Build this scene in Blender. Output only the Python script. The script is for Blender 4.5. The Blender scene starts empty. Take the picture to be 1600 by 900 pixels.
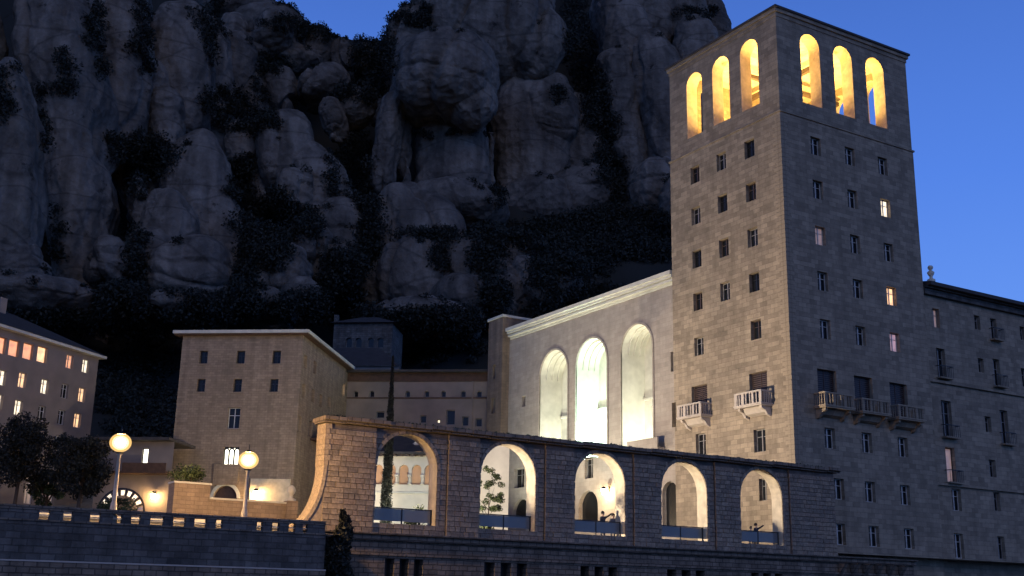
import bpy, bmesh, math, random
import numpy as np
from math import sin, cos, pi, radians, hypot, sqrt
from mathutils import Vector, Matrix, noise
from mathutils.bvhtree import BVHTree
random.seed(7); rng = np.random.default_rng(7)
S = bpy.context.scene
COL = S.collection

# ---------------------------------------------------------------- camera
FPX, YAW, PITCH, ROLL = 1808.63, radians(31.131), radians(15.159), radians(1.156)
CAM = Vector((-60.107, -60.101, 0.0))
FW = Vector((sin(YAW)*cos(PITCH), cos(YAW)*cos(PITCH), sin(PITCH)))
_r = Vector((cos(YAW), -sin(YAW), 0)); _u = _r.cross(FW)
RT = _r*cos(ROLL) + _u*sin(ROLL); UP = -_r*sin(ROLL) + _u*cos(ROLL)
cd = bpy.data.cameras.new("camera"); cam = bpy.data.objects.new("camera", cd); COL.objects.link(cam)
cd.sensor_width = 36; cd.lens = FPX/1600*36; cd.clip_start = 0.5; cd.clip_end = 6000
M = Matrix((RT, UP, -FW)).transposed().to_4x4(); M.translation = CAM
cam.matrix_world = M; S.camera = cam

# ---------------------------------------------------------------- dusk sky
W = bpy.data.worlds.new("World"); S.world = W; W.use_nodes = True
nt = W.node_tree; bgn = nt.nodes["Background"]
tc = nt.nodes.new("ShaderNodeTexCoord"); sp = nt.nodes.new("ShaderNodeSeparateXYZ")
ramp = nt.nodes.new("ShaderNodeValToRGB")
nt.links.new(tc.outputs["Generated"], sp.inputs[0]); nt.links.new(sp.outputs["Z"], ramp.inputs[0])
e = ramp.color_ramp.elements
e[0].position = 0.0; e[0].color = (0.19, 0.38, 0.92, 1)
e[1].position = 1.0; e[1].color = (0.004, 0.006, 0.018, 1)
for p_, c_ in ((0.18, (0.145, 0.33, 0.92, 1)), (0.34, (0.09, 0.235, 0.80, 1)), (0.5, (0.06, 0.16, 0.58, 1)), (0.66, (0.010, 0.020, 0.060, 1))):
    n_ = e.new(p_); n_.color = c_
nt.links.new(ramp.outputs[0], bgn.inputs[0]); bgn.inputs[1].default_value = 1.0

# last afterglow of the sun that has set behind the photographer: weak, very soft
sd = bpy.data.lights.new("afterglow", 'SUN'); sd.energy = 0.21; sd.angle = radians(28); sd.color = (1.0, 0.84, 0.66)
so = bpy.data.objects.new("afterglow", sd); COL.objects.link(so)
so.rotation_euler = Vector((0.30, 0.80, -0.50)).to_track_quat('-Z', 'Y').to_euler()

S.view_settings.view_transform = 'Standard'; S.view_settings.look = 'None'
S.view_settings.exposure = 0; S.view_settings.gamma = 1
S.cycles.max_bounces = 6; S.cycles.diffuse_bounces = 3; S.cycles.glossy_bounces = 2; S.cycles.transparent_max_bounces = 8
S.cycles.sample_clamp_indirect = 4; S.cycles.caustics_reflective = False; S.cycles.caustics_refractive = False
S.cycles.use_denoising = True

# ---------------------------------------------------------------- measuring: picture rays cut with real planes
def ray(px, py):
    return (FW*FPX + RT*(px-800) - UP*(py-450)).normalized()
def at_dist(D, px, py):
    d = ray(px, py); return CAM + d*(D/hypot(d.x, d.y))
def on_axis(ax, v, px, py):
    d = ray(px, py); return CAM + d*((v-CAM[ax])/d[ax])
class Frame:
    """a building's own axes: ex along its right face, ey along its left face"""
    def __init__(s, O, deg):
        s.O = Vector((O[0], O[1], 0)); s.t = radians(deg)
        s.ex = Vector((cos(s.t), sin(s.t), 0)); s.ey = Vector((-sin(s.t), cos(s.t), 0))
    def L(s, px, py, off=0.0):      # on the left face (plane x'=off): (y', z)
        d = ray(px, py); P = CAM + d*((s.O + s.ex*off - CAM).dot(s.ex)/d.dot(s.ex))
        return (P-s.O).dot(s.ey), P.z
    def R(s, px, py, off=0.0):      # on the right face (plane y'=off): (x', z)
        d = ray(px, py); P = CAM + d*((s.O + s.ey*off - CAM).dot(s.ey)/d.dot(s.ey))
        return (P-s.O).dot(s.ex), P.z

# ---------------------------------------------------------------- materials
def newmat(name):
    m = bpy.data.materials.new(name); m.use_nodes = True
    return m, m.node_tree, m.node_tree.nodes["Principled BSDF"]
def plain(name, c, rough=0.8, metal=0, var=0.25, scale=3.0, bump=0.0):
    m, t, b = newmat(name)
    b.inputs["Roughness"].default_value = rough; b.inputs["Metallic"].default_value = metal
    tcn = t.nodes.new("ShaderNodeTexCoord"); n = t.nodes.new("ShaderNodeTexNoise"); n.inputs["Scale"].default_value = scale; n.inputs["Detail"].default_value = 5
    t.links.new(tcn.outputs["Object"], n.inputs["Vector"])
    r = t.nodes.new("ShaderNodeValToRGB"); r.color_ramp.elements[0].position = 0.3; r.color_ramp.elements[1].position = 0.7
    r.color_ramp.elements[0].color = tuple(x*(1-var) for x in c)+(1,); r.color_ramp.elements[1].color = tuple(min(1, x*(1+var)) for x in c)+(1,)
    t.links.new(n.outputs[0], r.inputs[0]); t.links.new(r.outputs[0], b.inputs["Base Color"])
    if bump:
        bp = t.nodes.new("ShaderNodeBump"); bp.inputs["Strength"].default_value = bump; bp.inputs["Distance"].default_value = 0.05
        t.links.new(n.outputs[0], bp.inputs["Height"]); t.links.new(bp.outputs[0], b.inputs["Normal"])
    return m
def ashlar(name, c1, c2, mortar, bw=0.6, bh=0.3, ms=0.012, bump=0.5, blotch=0.35, streak=0.3):
    """coursed stone: small blocks too fine to pick apart, weather blotches and run-off streaks"""
    m, t, b = newmat(name); L = t.links.new; N = t.nodes.new
    b.inputs["Roughness"].default_value = 0.9
    uv = N("ShaderNodeTexCoord")
    br = N("ShaderNodeTexBrick"); br.inputs["Scale"].default_value = 1.0
    br.inputs["Brick Width"].default_value = bw; br.inputs["Row Height"].default_value = bh
    br.inputs["Mortar Size"].default_value = ms; br.inputs["Mortar Smooth"].default_value = 0.4; br.inputs["Bias"].default_value = 0.0
    br.inputs["Color1"].default_value = c1+(1,); br.inputs["Color2"].default_value = c2+(1,); br.inputs["Mortar"].default_value = mortar+(1,)
    # a little waviness in the courses
    nz = N("ShaderNodeTexNoise"); nz.inputs["Scale"].default_value = 1.3; nz.inputs["Detail"].default_value = 2
    L(uv.outputs["UV"], nz.inputs["Vector"])
    mx = N("ShaderNodeMixRGB"); mx.blend_type = 'ADD'; mx.inputs[0].default_value = 0.09
    L(uv.outputs["UV"], mx.inputs[1]); L(nz.outputs[1], mx.inputs[2]); L(mx.outputs[0], br.inputs["Vector"])
    n1 = N("ShaderNodeTexNoise"); n1.inputs["Scale"].default_value = 0.55; n1.inputs["Detail"].default_value = 10; n1.inputs["Roughness"].default_value = 0.78
    L(uv.outputs["UV"], n1.inputs["Vector"])
    mr = N("ShaderNodeMapRange"); mr.inputs[1].default_value = 0.3; mr.inputs[2].default_value = 0.7; mr.inputs[3].default_value = 1-blotch; mr.inputs[4].default_value = 1+blotch*0.5
    L(n1.outputs[0], mr.inputs[0])
    mp = N("ShaderNodeMapping"); mp.inputs["Scale"].default_value = (1.6, 0.12, 1); L(uv.outputs["UV"], mp.inputs["Vector"])
    n2 = N("ShaderNodeTexNoise"); n2.inputs["Scale"].default_value = 1.0; n2.inputs["Detail"].default_value = 6; L(mp.outputs[0], n2.inputs["Vector"])
    mr2 = N("ShaderNodeMapRange"); mr2.inputs[1].default_value = 0.35; mr2.inputs[2].default_value = 0.65; mr2.inputs[3].default_value = 1-streak; mr2.inputs[4].default_value = 1.05
    L(n2.outputs[0], mr2.inputs[0])
    mu = N("ShaderNodeMath"); mu.operation = 'MULTIPLY'; L(mr.outputs[0], mu.inputs[0]); L(mr2.outputs[0], mu.inputs[1])
    m2 = N("ShaderNodeMixRGB"); m2.blend_type = 'MULTIPLY'; m2.inputs[0].default_value = 1
    L(br.outputs[0], m2.inputs[1]); L(mu.outputs[0], m2.inputs[2]); L(m2.outputs[0], b.inputs["Base Color"])
    n3 = N("ShaderNodeTexNoise"); n3.inputs["Scale"].default_value = 9; n3.inputs["Detail"].default_value = 4; L(uv.outputs["UV"], n3.inputs["Vector"])
    su = N("ShaderNodeMath"); su.operation = 'SUBTRACT'; L(n3.outputs[0], su.inputs[0]); L(br.outputs[1], su.inputs[1])
    bp = N("ShaderNodeBump"); bp.inputs["Strength"].default_value = bump; bp.inputs["Distance"].default_value = 0.04
    L(su.outputs[0], bp.inputs["Height"]); L(bp.outputs[0], b.inputs["Normal"])
    return m
def glow(name, c, s):
    m, t, b = newmat(name); b.inputs["Base Color"].default_value = (0.6, 0.6, 0.6, 1)
    b.inputs["Emission Color"].default_value = c+(1,); b.inputs["Emission Strength"].default_value = s
    return m
def glowvar(name, c, s, scale=1.5):
    m = glow(name, c, s); t = m.node_tree; b = t.nodes["Principled BSDF"]
    tcn = t.nodes.new("ShaderNodeTexCoord"); n = t.nodes.new("ShaderNodeTexNoise"); n.inputs["Scale"].default_value = scale
    t.links.new(tcn.outputs["Object"], n.inputs["Vector"])
    mr = t.nodes.new("ShaderNodeMapRange"); mr.inputs[1].default_value = 0.3; mr.inputs[2].default_value = 0.7; mr.inputs[3].default_value = s*0.55; mr.inputs[4].default_value = s*1.35
    t.links.new(n.outputs[0], mr.inputs[0]); t.links.new(mr.outputs[0], b.inputs["Emission Strength"])
    return m
def rockmat():
    m, t, b = newmat("cliff_rock"); L = t.links.new; N = t.nodes.new
    b.inputs["Roughness"].default_value = 0.95
    g = N("ShaderNodeNewGeometry")
    n1 = N("ShaderNodeTexNoise"); n1.inputs["Scale"].default_value = 0.07; n1.inputs["Detail"].default_value = 12; n1.inputs["Roughness"].default_value = 0.82
    L(g.outputs["Position"], n1.inputs["Vector"])
    r = N("ShaderNodeValToRGB"); el = r.color_ramp.elements
    el[0].position = 0.32; el[0].color = (0.07, 0.056, 0.047, 1); el[1].position = 0.66; el[1].color = (0.28, 0.24, 0.20, 1)
    x = el.new(0.5); x.color = (0.175, 0.147, 0.123, 1)
    L(n1.outputs[0], r.inputs[0])
    # run-off streaks
    mp = N("ShaderNodeMapping"); mp.inputs["Scale"].default_value = (0.35, 0.35, 0.03); L(g.outputs["Position"], mp.inputs["Vector"])
    n2 = N("ShaderNodeTexNoise"); n2.inputs["Scale"].default_value = 1; n2.inputs["Detail"].default_value = 6; L(mp.outputs[0], n2.inputs["Vector"])
    mr = N("ShaderNodeMapRange"); mr.inputs[1].default_value = 0.38; mr.inputs[2].default_value = 0.62; mr.inputs[3].default_value = 0.6; mr.inputs[4].default_value = 1.12
    L(n2.outputs[0], mr.inputs[0])
    # pebbly conglomerate pits and scrub tufts
    vo = N("ShaderNodeTexVoronoi"); vo.inputs["Scale"].default_value = 0.55; L(g.outputs["Position"], vo.inputs["Vector"])
    n4 = N("ShaderNodeTexNoise"); n4.inputs["Scale"].default_value = 0.22; n4.inputs["Detail"].default_value = 9; n4.inputs["Roughness"].default_value = 0.75; L(g.outputs["Position"], n4.inputs["Vector"])
    tuft = N("ShaderNodeMapRange"); tuft.inputs[1].default_value = 0.60; tuft.inputs[2].default_value = 0.66; tuft.inputs[3].default_value = 1; tuft.inputs[4].default_value = 0.22
    L(n4.outputs[0], tuft.inputs[0])
    mu = N("ShaderNodeMath"); mu.operation = 'MULTIPLY'; L(mr.outputs[0], mu.inputs[0]); L(tuft.outputs[0], mu.inputs[1])
    mx = N("ShaderNodeMixRGB"); mx.blend_type = 'MULTIPLY'; mx.inputs[0].default_value = 1; L(r.outputs[0], mx.inputs[1]); L(mu.outputs[0], mx.inputs[2])
    mp2 = N("ShaderNodeMapping"); mp2.inputs["Scale"].default_value = (0.045, 0.045, 0.13); wn = N("ShaderNodeTexNoise"); wn.inputs["Scale"].default_value = 0.12; wn.inputs["Detail"].default_value = 5
    L(g.outputs["Position"], wn.inputs["Vector"]); wa = N("ShaderNodeMixRGB"); wa.blend_type = 'ADD'; wa.inputs[0].default_value = 14.0; L(g.outputs["Position"], wa.inputs[1]); L(wn.outputs[1], wa.inputs[2]); wa.use_clamp = False
    L(wa.outputs[0], mp2.inputs["Vector"]); ve = N("ShaderNodeTexVoronoi"); ve.feature = 'DISTANCE_TO_EDGE'; ve.inputs["Scale"].default_value = 1.0; L(mp2.outputs[0], ve.inputs["Vector"])
    cr = N("ShaderNodeMapRange"); cr.inputs[1].default_value = 0.0; cr.inputs[2].default_value = 0.028; cr.inputs[3].default_value = 0.6; cr.inputs[4].default_value = 1.0; L(ve.outputs[0], cr.inputs[0])
    mc = N("ShaderNodeMixRGB"); mc.blend_type = 'MULTIPLY'; mc.inputs[0].default_value = 1; L(mx.outputs[0], mc.inputs[1]); L(cr.outputs[0], mc.inputs[2]); L(mc.outputs[0], b.inputs["Base Color"])
    n3 = N("ShaderNodeTexNoise"); n3.inputs["Scale"].default_value = 0.5; n3.inputs["Detail"].default_value = 8; n3.inputs["Roughness"].default_value = 0.7; L(g.outputs["Position"], n3.inputs["Vector"])
    ad = N("ShaderNodeMath"); ad.operation = 'ADD'; L(n3.outputs[0], ad.inputs[0]); L(vo.outputs[0], ad.inputs[1])
    bp = N("ShaderNodeBump"); bp.inputs["Strength"].default_value = 0.8; bp.inputs["Distance"].default_value = 0.8
    L(ad.outputs[0], bp.inputs["Height"]); L(bp.outputs[0], b.inputs["Normal"])
    return m
def leafmat(name, c):
    m, t, b = newmat(name); b.inputs["Roughness"].default_value = 0.7
    o = t.nodes.new("ShaderNodeTexNoise"); g = t.nodes.new("ShaderNodeNewGeometry"); o.inputs["Scale"].default_value = 1.2
    t.links.new(g.outputs["Position"], o.inputs["Vector"])
    r = t.nodes.new("ShaderNodeValToRGB"); r.color_ramp.elements[0].position = .35; r.color_ramp.elements[1].position = .65
    r.color_ramp.elements[0].color = tuple(x*.5 for x in c)+(1,); r.color_ramp.elements[1].color = tuple(x*1.5 for x in c)+(1,)
    t.links.new(o.outputs[0], r.inputs[0]); t.links.new(r.outputs[0], b.inputs["Base Color"])
    return m
def glassmat(name, c, rough=0.12):
    m, t, b = newmat(name); b.inputs["Base Color"].default_value = c+(1,); b.inputs["Roughness"].default_value = rough
    b.inputs["Specular IOR Level"].default_value = 0.3
    return m
MT = {}
MT['tower'] = ashlar("tower_limestone", (0.37, 0.30, 0.215), (0.235, 0.19, 0.138), (0.20, 0.165, 0.12), 0.75, 0.36, 0.014, 0.5, 0.38, 0.10)
MT['facade'] = ashlar("facade_limestone", (0.38, 0.335, 0.285), (0.32, 0.28, 0.24), (0.26, 0.23, 0.2), 0.8, 0.38, 0.01, 0.35, 0.22, 0.06)
MT['trim'] = plain("pale_trim_stone", (0.58, 0.57, 0.49), 0.8, var=0.12, scale=1.2, bump=0.2)
MT['arc'] = ashlar("arcade_mortar", (0.20, 0.16, 0.13), (0.16, 0.13, 0.11), (0.12, 0.10, 0.085), 0.5, 0.28, 0.02, 0.5)
MT['reveal'] = plain("arch_reveal_stone", (0.55, 0.48, 0.36), 0.85, var=0.2, scale=2.0, bump=0.4)
MT['low'] = ashlar("rough_base_masonry", (0.27, 0.215, 0.165), (0.18, 0.145, 0.112), (0.10, 0.082, 0.066), 0.55, 0.27, 0.03, 0.9, 0.45, 0.4)
MT['lowdark'] = ashlar("weathered_and_shade_masonry", (0.17, 0.155, 0.14), (0.09, 0.083, 0.076), (0.085, 0.08, 0.074), 0.62, 0.3, 0.025, 0.9, 0.6, 0.35)
MT['lb'] = ashlar("small_course_masonry", (0.38, 0.285, 0.195), (0.285, 0.215, 0.15), (0.23, 0.175, 0.125), 0.5, 0.23, 0.014, 0.6, 0.28, 0.2)
MT['plaster'] = plain("aged_pink_plaster", (0.23, 0.19, 0.165), 0.9, var=0.15, scale=0.6, bump=0.1)
MT['white'] = plain("pale_plaster", (0.66, 0.61, 0.5), 0.9, var=0.12, scale=0.8, bump=0.1)
MT['terr'] = plain("pale_orange_plaster", (0.55, 0.33, 0.2), 0.9, var=0.15, scale=0.8)
MT['brownstone'] = ashlar("brown_pier_stone", (0.24, 0.18, 0.135), (0.19, 0.145, 0.11), (0.14, 0.11, 0.085), 0.6, 0.3)
MT['rust'] = plain("eave_board_brown", (0.09, 0.05, 0.032), 0.85)
MT['roof'] = plain("grey_roof_tile", (0.05, 0.045, 0.045), 0.85, scale=1.5, bump=0.3)
MT['wood'] = plain("dark_timber", (0.06, 0.04, 0.03), 0.6)
MT['shutter'] = plain("dark_brown_shutter", (0.055, 0.032, 0.026), 0.6)
MT['frame'] = plain("window_frame_grey", (0.22, 0.21, 0.2), 0.5)
MT['framel'] = plain("window_frame_pale", (0.5, 0.48, 0.45), 0.5)
MT['glass'] = glassmat("dark_window_glass", (0.012, 0.013, 0.015), 0.25)
MT['iron'] = plain("dark_ironwork", (0.03, 0.03, 0.032), 0.45, 0.6)
MT['pole'] = plain("painted_lamp_pole", (0.42, 0.38, 0.31), 0.5, scale=4)
MT['lamp'] = glow("lamp_globe_glow", (1.0, 0.66, 0.32), 4600)
MT['lantern'] = glow("wall_lantern_glow", (1.0, 0.62, 0.25), 260)
MT['lit_o'] = glowvar("lit_room_orange", (1.0, 0.38, 0.13), 1.1)
MT['lit_y'] = glowvar("lit_room_yellow", (1.0, 0.55, 0.24), 1.5)
MT['lit_w'] = glowvar("lit_room_white", (1.0, 0.82, 0.55), 1.6)
MT['lit_hot'] = glow("lit_hall_white", (1.0, 0.95, 0.72), 3.5)
MT['lit_dim'] = glowvar("dim_room_glow", (1.0, 0.55, 0.28), 0.16)
MT['lit_v'] = glowvar("curtained_room_pink", (1.0, 0.55, 0.6), 0.35)
MT['flood_w'] = glow("floodlight_lens_white", (0.86, 1.0, 0.84), 25)
MT['flood_y'] = glow("floodlight_lens_amber", (1.0, 0.7, 0.3), 20)
MT['rock'] = rockmat()
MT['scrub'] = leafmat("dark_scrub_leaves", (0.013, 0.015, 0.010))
MT['leaf'] = leafmat("evergreen_leaves", (0.035, 0.055, 0.022))
MT['leaf2'] = leafmat("shrub_leaves", (0.06, 0.085, 0.03))
MT['bark'] = plain("bark", (0.07, 0.05, 0.035), 0.9)
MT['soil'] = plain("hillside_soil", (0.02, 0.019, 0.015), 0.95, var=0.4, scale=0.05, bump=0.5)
MT['asphalt'] = plain("road_asphalt", (0.06, 0.055, 0.05), 0.9, scale=2)
MT['pave'] = plain("plaza_paving", (0.35, 0.31, 0.26), 0.85, scale=1)
MT['dirt'] = plain("valley_ground", (0.05, 0.05, 0.04), 0.95, scale=.1)
MT['skin'] = plain("skin", (0.45, 0.28, 0.2), 0.6)
MT['cloth_d'] = plain("dark_clothing", (0.04, 0.045, 0.06), 0.9)
MT['cloth_r'] = plain("grey_clothing", (0.12, 0.12, 0.14), 0.9)
MT['hair'] = plain("dark_hair", (0.02, 0.015, 0.012), 0.7)
def clearglass():
    m, t, b = newmat("parapet_glass"); L = t.links.new; N = t.nodes.new
    b.inputs["Base Color"].default_value = (0.17, 0.18, 0.19, 1); b.inputs["Roughness"].default_value = 0.18
    tr = N("ShaderNodeBsdfTransparent"); tr.inputs[0].default_value = (0.55, 0.66, 0.8, 1)
    mx = N("ShaderNodeMixShader"); mx.inputs[0].default_value = 0.16
    L(b.outputs[0], mx.inputs[1]); L(tr.outputs[0], mx.inputs[2]); L(mx.outputs[0], t.nodes["Material Output"].inputs[0])
    return m
MT['cglass'] = clearglass()
def halo_glass(name, es, tr_f):
    m, t, b = newmat(name); L = t.links.new; N = t.nodes.new
    em = N("ShaderNodeEmission"); em.inputs[0].default_value = (1.0, 0.62, 0.22, 1); em.inputs[1].default_value = es
    tr = N("ShaderNodeBsdfTransparent"); tr.inputs[0].default_value = (1, .95, .85, 1)
    mx = N("ShaderNodeMixShader"); mx.inputs[0].default_value = tr_f
    L(em.outputs[0], mx.inputs[1]); L(tr.outputs[0], mx.inputs[2]); L(mx.outputs[0], t.nodes["Material Output"].inputs[0])
    return m
MT['globe'] = halo_glass('frosted_halo_globe', 1.7, .62); MT['halo_in'] = halo_glass('inner_halo_shell', 9.0, .6)  # see-through shells glow on their own to imitate the halo round each lamp

# ---------------------------------------------------------------- mesh and object helpers
class MB:
    def __init__(s): s.v = []; s.f = []; s.mi = []
    def quad(s, *P, m=0):
        n = len(s.v); s.v += [tuple(p) for p in P]; s.f.append(tuple(range(n, n+len(P)))); s.mi.append(m)
    def box(s, a, b, m=0):
        x0, y0, z0 = a; x1, y1, z1 = b; n = len(s.v)
        s.v += [(x0,y0,z0),(x1,y0,z0),(x1,y1,z0),(x0,y1,z0),(x0,y0,z1),(x1,y0,z1),(x1,y1,z1),(x0,y1,z1)]
        for q in ((0,3,2,1),(4,5,6,7),(0,1,5,4),(1,2,6,5),(2,3,7,6),(3,0,4,7)): s.f.append(tuple(n+i for i in q)); s.mi.append(m)
    def prism(s, poly, N, m=0):       # poly: 3-D points of one face, N: extrusion vector
        n = len(s.v); k = len(poly); N = Vector(N)
        s.v += [tuple(p) for p in poly] + [tuple(Vector(p)+N) for p in poly]
        s.f.append(tuple(range(n, n+k))); s.mi.append(m); s.f.append(tuple(range(n+2*k-1, n+k-1, -1))); s.mi.append(m)
        for i in range(k):
            j = (i+1) % k; s.f.append((n+i, n+k+i, n+k+j, n+j)); s.mi.append(m)
    def tube(s, a, b, r0, r1, n=8, m=0):
        a = Vector(a); b = Vector(b); d = (b-a).normalized()
        p = d.orthogonal().normalized(); q = d.cross(p); k = len(s.v)
        for c, r in ((a, r0), (b, r1)):
            s.v += [tuple(c + (p*cos(2*pi*i/n) + q*sin(2*pi*i/n))*r) for i in range(n)]
        for i in range(n): s.f.append((k+i, k+(i+1) % n, k+n+(i+1) % n, k+n+i)); s.mi.append(m)
        s.f.append(tuple(range(k+n-1, k-1, -1))); s.mi.append(m); s.f.append(tuple(range(k+n, k+2*n))); s.mi.append(m)
    def lathe(s, C, prof, n=12, m=0):
        k = len(s.v); C = Vector(C)
        for r, z in prof:
            s.v += [(C.x+r*cos(2*pi*i/n), C.y+r*sin(2*pi*i/n), C.z+z) for i in range(n)]
        for j in range(len(prof)-1):
            for i in range(n):
                a = k+j*n+i; b = k+j*n+(i+1) % n; s.f.append((a, b, b+n, a+n)); s.mi.append(m)
    def mesh(s, name, mats, smooth=False):
        me = bpy.data.meshes.new(name); me.from_pydata(s.v, [], s.f)
        if not isinstance(mats, (list, tuple)): mats = [mats]
        for x in mats: me.materials.append(x)
        me.polygons.foreach_set("material_index", s.mi)
        uv = me.uv_layers.new(name="UVMap"); me.update()
        nl = len(me.loops); vi = np.empty(nl, int); me.loops.foreach_get("vertex_index", vi)
        co = np.array(s.v, float)[vi]
        nr = np.empty(len(me.polygons)*3); me.polygons.foreach_get("normal", nr); nr = np.abs(nr.reshape(-1, 3))
        lt = np.empty(len(me.polygons), int); me.polygons.foreach_get("loop_total", lt)
        ax = np.repeat(np.argmax(nr + np.array([0, 0, 1e-3]), 1), lt)
        u = np.where(ax == 0, co[:, 1], co[:, 0]); v = np.where(ax == 2, co[:, 1], co[:, 2])
        uv.data.foreach_set("uv", np.stack([u, v], 1).astype(np.float32).ravel())
        if smooth: me.polygons.foreach_set("use_smooth", [True]*len(me.polygons))
        return me
def link(name, me, parent=None, loc=None, rz=None):
    o = bpy.data.objects.new(name, me); COL.objects.link(o)
    if parent is not None: o.parent = parent
    if loc is not None: o.location = loc
    if rz is not None: o.rotation_euler = (0, 0, rz)
    return o
def part(name, mb, mat, parent=None, smooth=False, loc=None, rz=None):
    return link(name, mb.mesh(name, mat, smooth), parent, loc, rz)
def tag(o, label, cat, group=None):
    o['label'] = label; o['category'] = cat
    if group: o['group'] = group
    return o
def thing(name, label, cat, loc=(0,0,0), rz=0, group=None):
    o = bpy.data.objects.new(name, None); COL.objects.link(o); o.location = loc; o.rotation_euler = (0,0,rz)
    o.empty_display_size = 0.5
    return tag(o, label, cat, group)
def bthing(name, label, cat, fr, z=0): return thing(name, label, cat, (fr.O.x, fr.O.y, z), fr.t)
def copy_tree(o, parent=None):
    c = o.copy(); COL.objects.link(c)
    if parent is not None: c.parent = parent
    for ch in list(o.children): copy_tree(ch, c)
    return c
EX, EY, EZ = Vector((1,0,0)), Vector((0,1,0)), Vector((0,0,1))
def P3(O, A, N, a, z, d): return Vector(O) + A*a + N*d + EZ*z
def arcpts(a0, a1, ztop, n=16, r2=None):
    r = (a1-a0)/2; c = (a0+a1)/2; rz = r if r2 is None else r2; zs = ztop-rz
    return [(c - r*cos(pi*i/n), zs + rz*sin(pi*i/n)) for i in range(n+1)]
def wall(mb, O, A, N, a0, a1, z0, z1, t, holes, back=False, ends=False, mrev=0):
    """holes: (a0,a1,z0,z1,arch,depth)"""
    As = sorted({a0, a1} | {h[0] for h in holes} | {h[1] for h in holes}); Zs = sorted({z0, z1} | {h[2] for h in holes} | {h[3] for h in holes})
    As = [a for a in As if a0 <= a <= a1]; Zs = [z for z in Zs if z0 <= z <= z1]
    q = lambda a, z, d: P3(O, A, N, a, z, d)
    for i in range(len(As)-1):
        for j in range(len(Zs)-1):
            ca, cz = (As[i]+As[i+1])/2, (Zs[j]+Zs[j+1])/2
            if any(h[0] < ca < h[1] and h[2] < cz < h[3] for h in holes): continue
            for d in ([0, t] if back else [0]):
                mb.quad(q(As[i], Zs[j], d), q(As[i+1], Zs[j], d), q(As[i+1], Zs[j+1], d), q(As[i], Zs[j+1], d))
    for h in holes:
        b0, b1, c0, c1 = h[:4]; arch = h[4] if len(h) > 4 else False; dp = t if back else (h[5] if len(h) > 5 else 0.35)
        zt = c1
        if arch:
            pts = arcpts(b0, b1, c1); zt = pts[0][1]; mid = len(pts)//2
            for (x0, y0), (x1, y1) in zip(pts, pts[1:]):
                for d in ([0, dp] if back else [0]): mb.quad(q(x0, y0, d), q(x1, y1, d), q(x1, c1, d), q(x0, c1, d))
                mb.quad(q(x0, y0, 0), q(x1, y1, 0), q(x1, y1, dp), q(x0, y0, dp), m=mrev)
        else: mb.quad(q(b0, c1, 0), q(b1, c1, 0), q(b1, c1, dp), q(b0, c1, dp), m=mrev)
        mb.quad(q(b0, c0, 0), q(b1, c0, 0), q(b1, c0, dp), q(b0, c0, dp), m=mrev)
        mb.quad(q(b0, c0, 0), q(b0, zt, 0), q(b0, zt, dp), q(b0, c0, dp), m=mrev)
        mb.quad(q(b1, c0, 0), q(b1, zt, 0), q(b1, zt, dp), q(b1, c0, dp), m=mrev)
    if ends:
        for a in (a0, a1): mb.quad(q(a, z0, 0), q(a, z1, 0), q(a, z1, t), q(a, z0, t))
        for z in (z0, z1): mb.quad(q(a0, z, 0), q(a1, z, 0), q(a1, z, t), q(a0, z, t))
_win = {}
def window(parent, O, A, N, hole, pane='glass', kind='casement', fmat='frame', depth=0.3):
    """frame part with a pane sub-part, set back in its wall opening"""
    b0, b1, c0, c1 = hole[:4]; w = round(b1-b0, 2); h = round(c1-c0, 2); along = 'x' if abs(A.x) > .5 else 'y'
    arch = len(hole) > 4 and hole[4]
    key = (w, h, along, kind, fmat, arch)
    if key not in _win:
        f = MB(); p = MB(); q = lambda a, z, d: P3((0,0,0), A, N, a, z, d)
        def bar(a, z, aa, zz, d0=0, d1=0.08):
            x = q(a, z, d0); y = q(aa, zz, d1); f.box([min(i, j) for i, j in zip(x, y)], [max(i, j) for i, j in zip(x, y)])
        e = 0.07
        if kind == 'shutter':
            bar(-w/2, 0, w/2, e); bar(-w/2, h-e, w/2, h)
            for k in (-w/2, -e/2, w/2-e): bar(k, e, k+e, h-e)
            nn = int(h/0.16)
            for k in range(nn): bar(-w/2+e, e+(h-2*e)*k/nn, w/2-e, e+(h-2*e)*(k+.55)/nn, 0.02, 0.06)
        elif kind == 'plain': bar(-w/2, 0, w/2, e); bar(-w/2, h-e, w/2, h); bar(-w/2, e, -w/2+e, h-e); bar(w/2-e, e, w/2, h-e)
        elif kind == 'sill':
            bar(-w/2, 0, w/2, e); bar(-w/2, h-e, w/2, h); bar(-w/2, e, -w/2+e, h-e); bar(w/2-e, e, w/2, h-e); bar(-e/2, e, e/2, h-e)
            bar(-w/2+e, h*.62, w/2-e, h*.62+.05)
        else:
            bar(-w/2, 0, w/2, e); bar(-w/2, h-e, w/2, h); bar(-w/2, e, -w/2+e, h-e); bar(w/2-e, e, w/2, h-e); bar(-e*.7, e, e*.7, h-e, -0.01, 0.07)
            bar(-w/2+e, h*.66, -e*.7, h*.66+.04, .01, .06); bar(e*.7, h*.66, w/2-e, h*.66+.04, .01, .06)
        top = h
        if arch:
            pts = [(-w/2, 0), (w/2, 0)] + [(x, z) for x, z in reversed(arcpts(-w/2, w/2, h, 10))]
            p.quad(*[q(x, z, .05) for x, z in pts])
        else: p.quad(q(-w/2, 0, .05), q(w/2, 0, .05), q(w/2, h, .05), q(-w/2, h, .05))
        _win[key] = (f.mesh('window', MT[fmat]), p)
    fm, p = _win[key]
    k2 = key+(pane,)
    if k2 not in _win: _win[k2] = p.mesh('pane', MT[pane])
    o = link('window', fm, parent, P3(O, A, N, (b0+b1)/2, c0, depth))
    link('pane', _win[k2], o)
    return o
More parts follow.
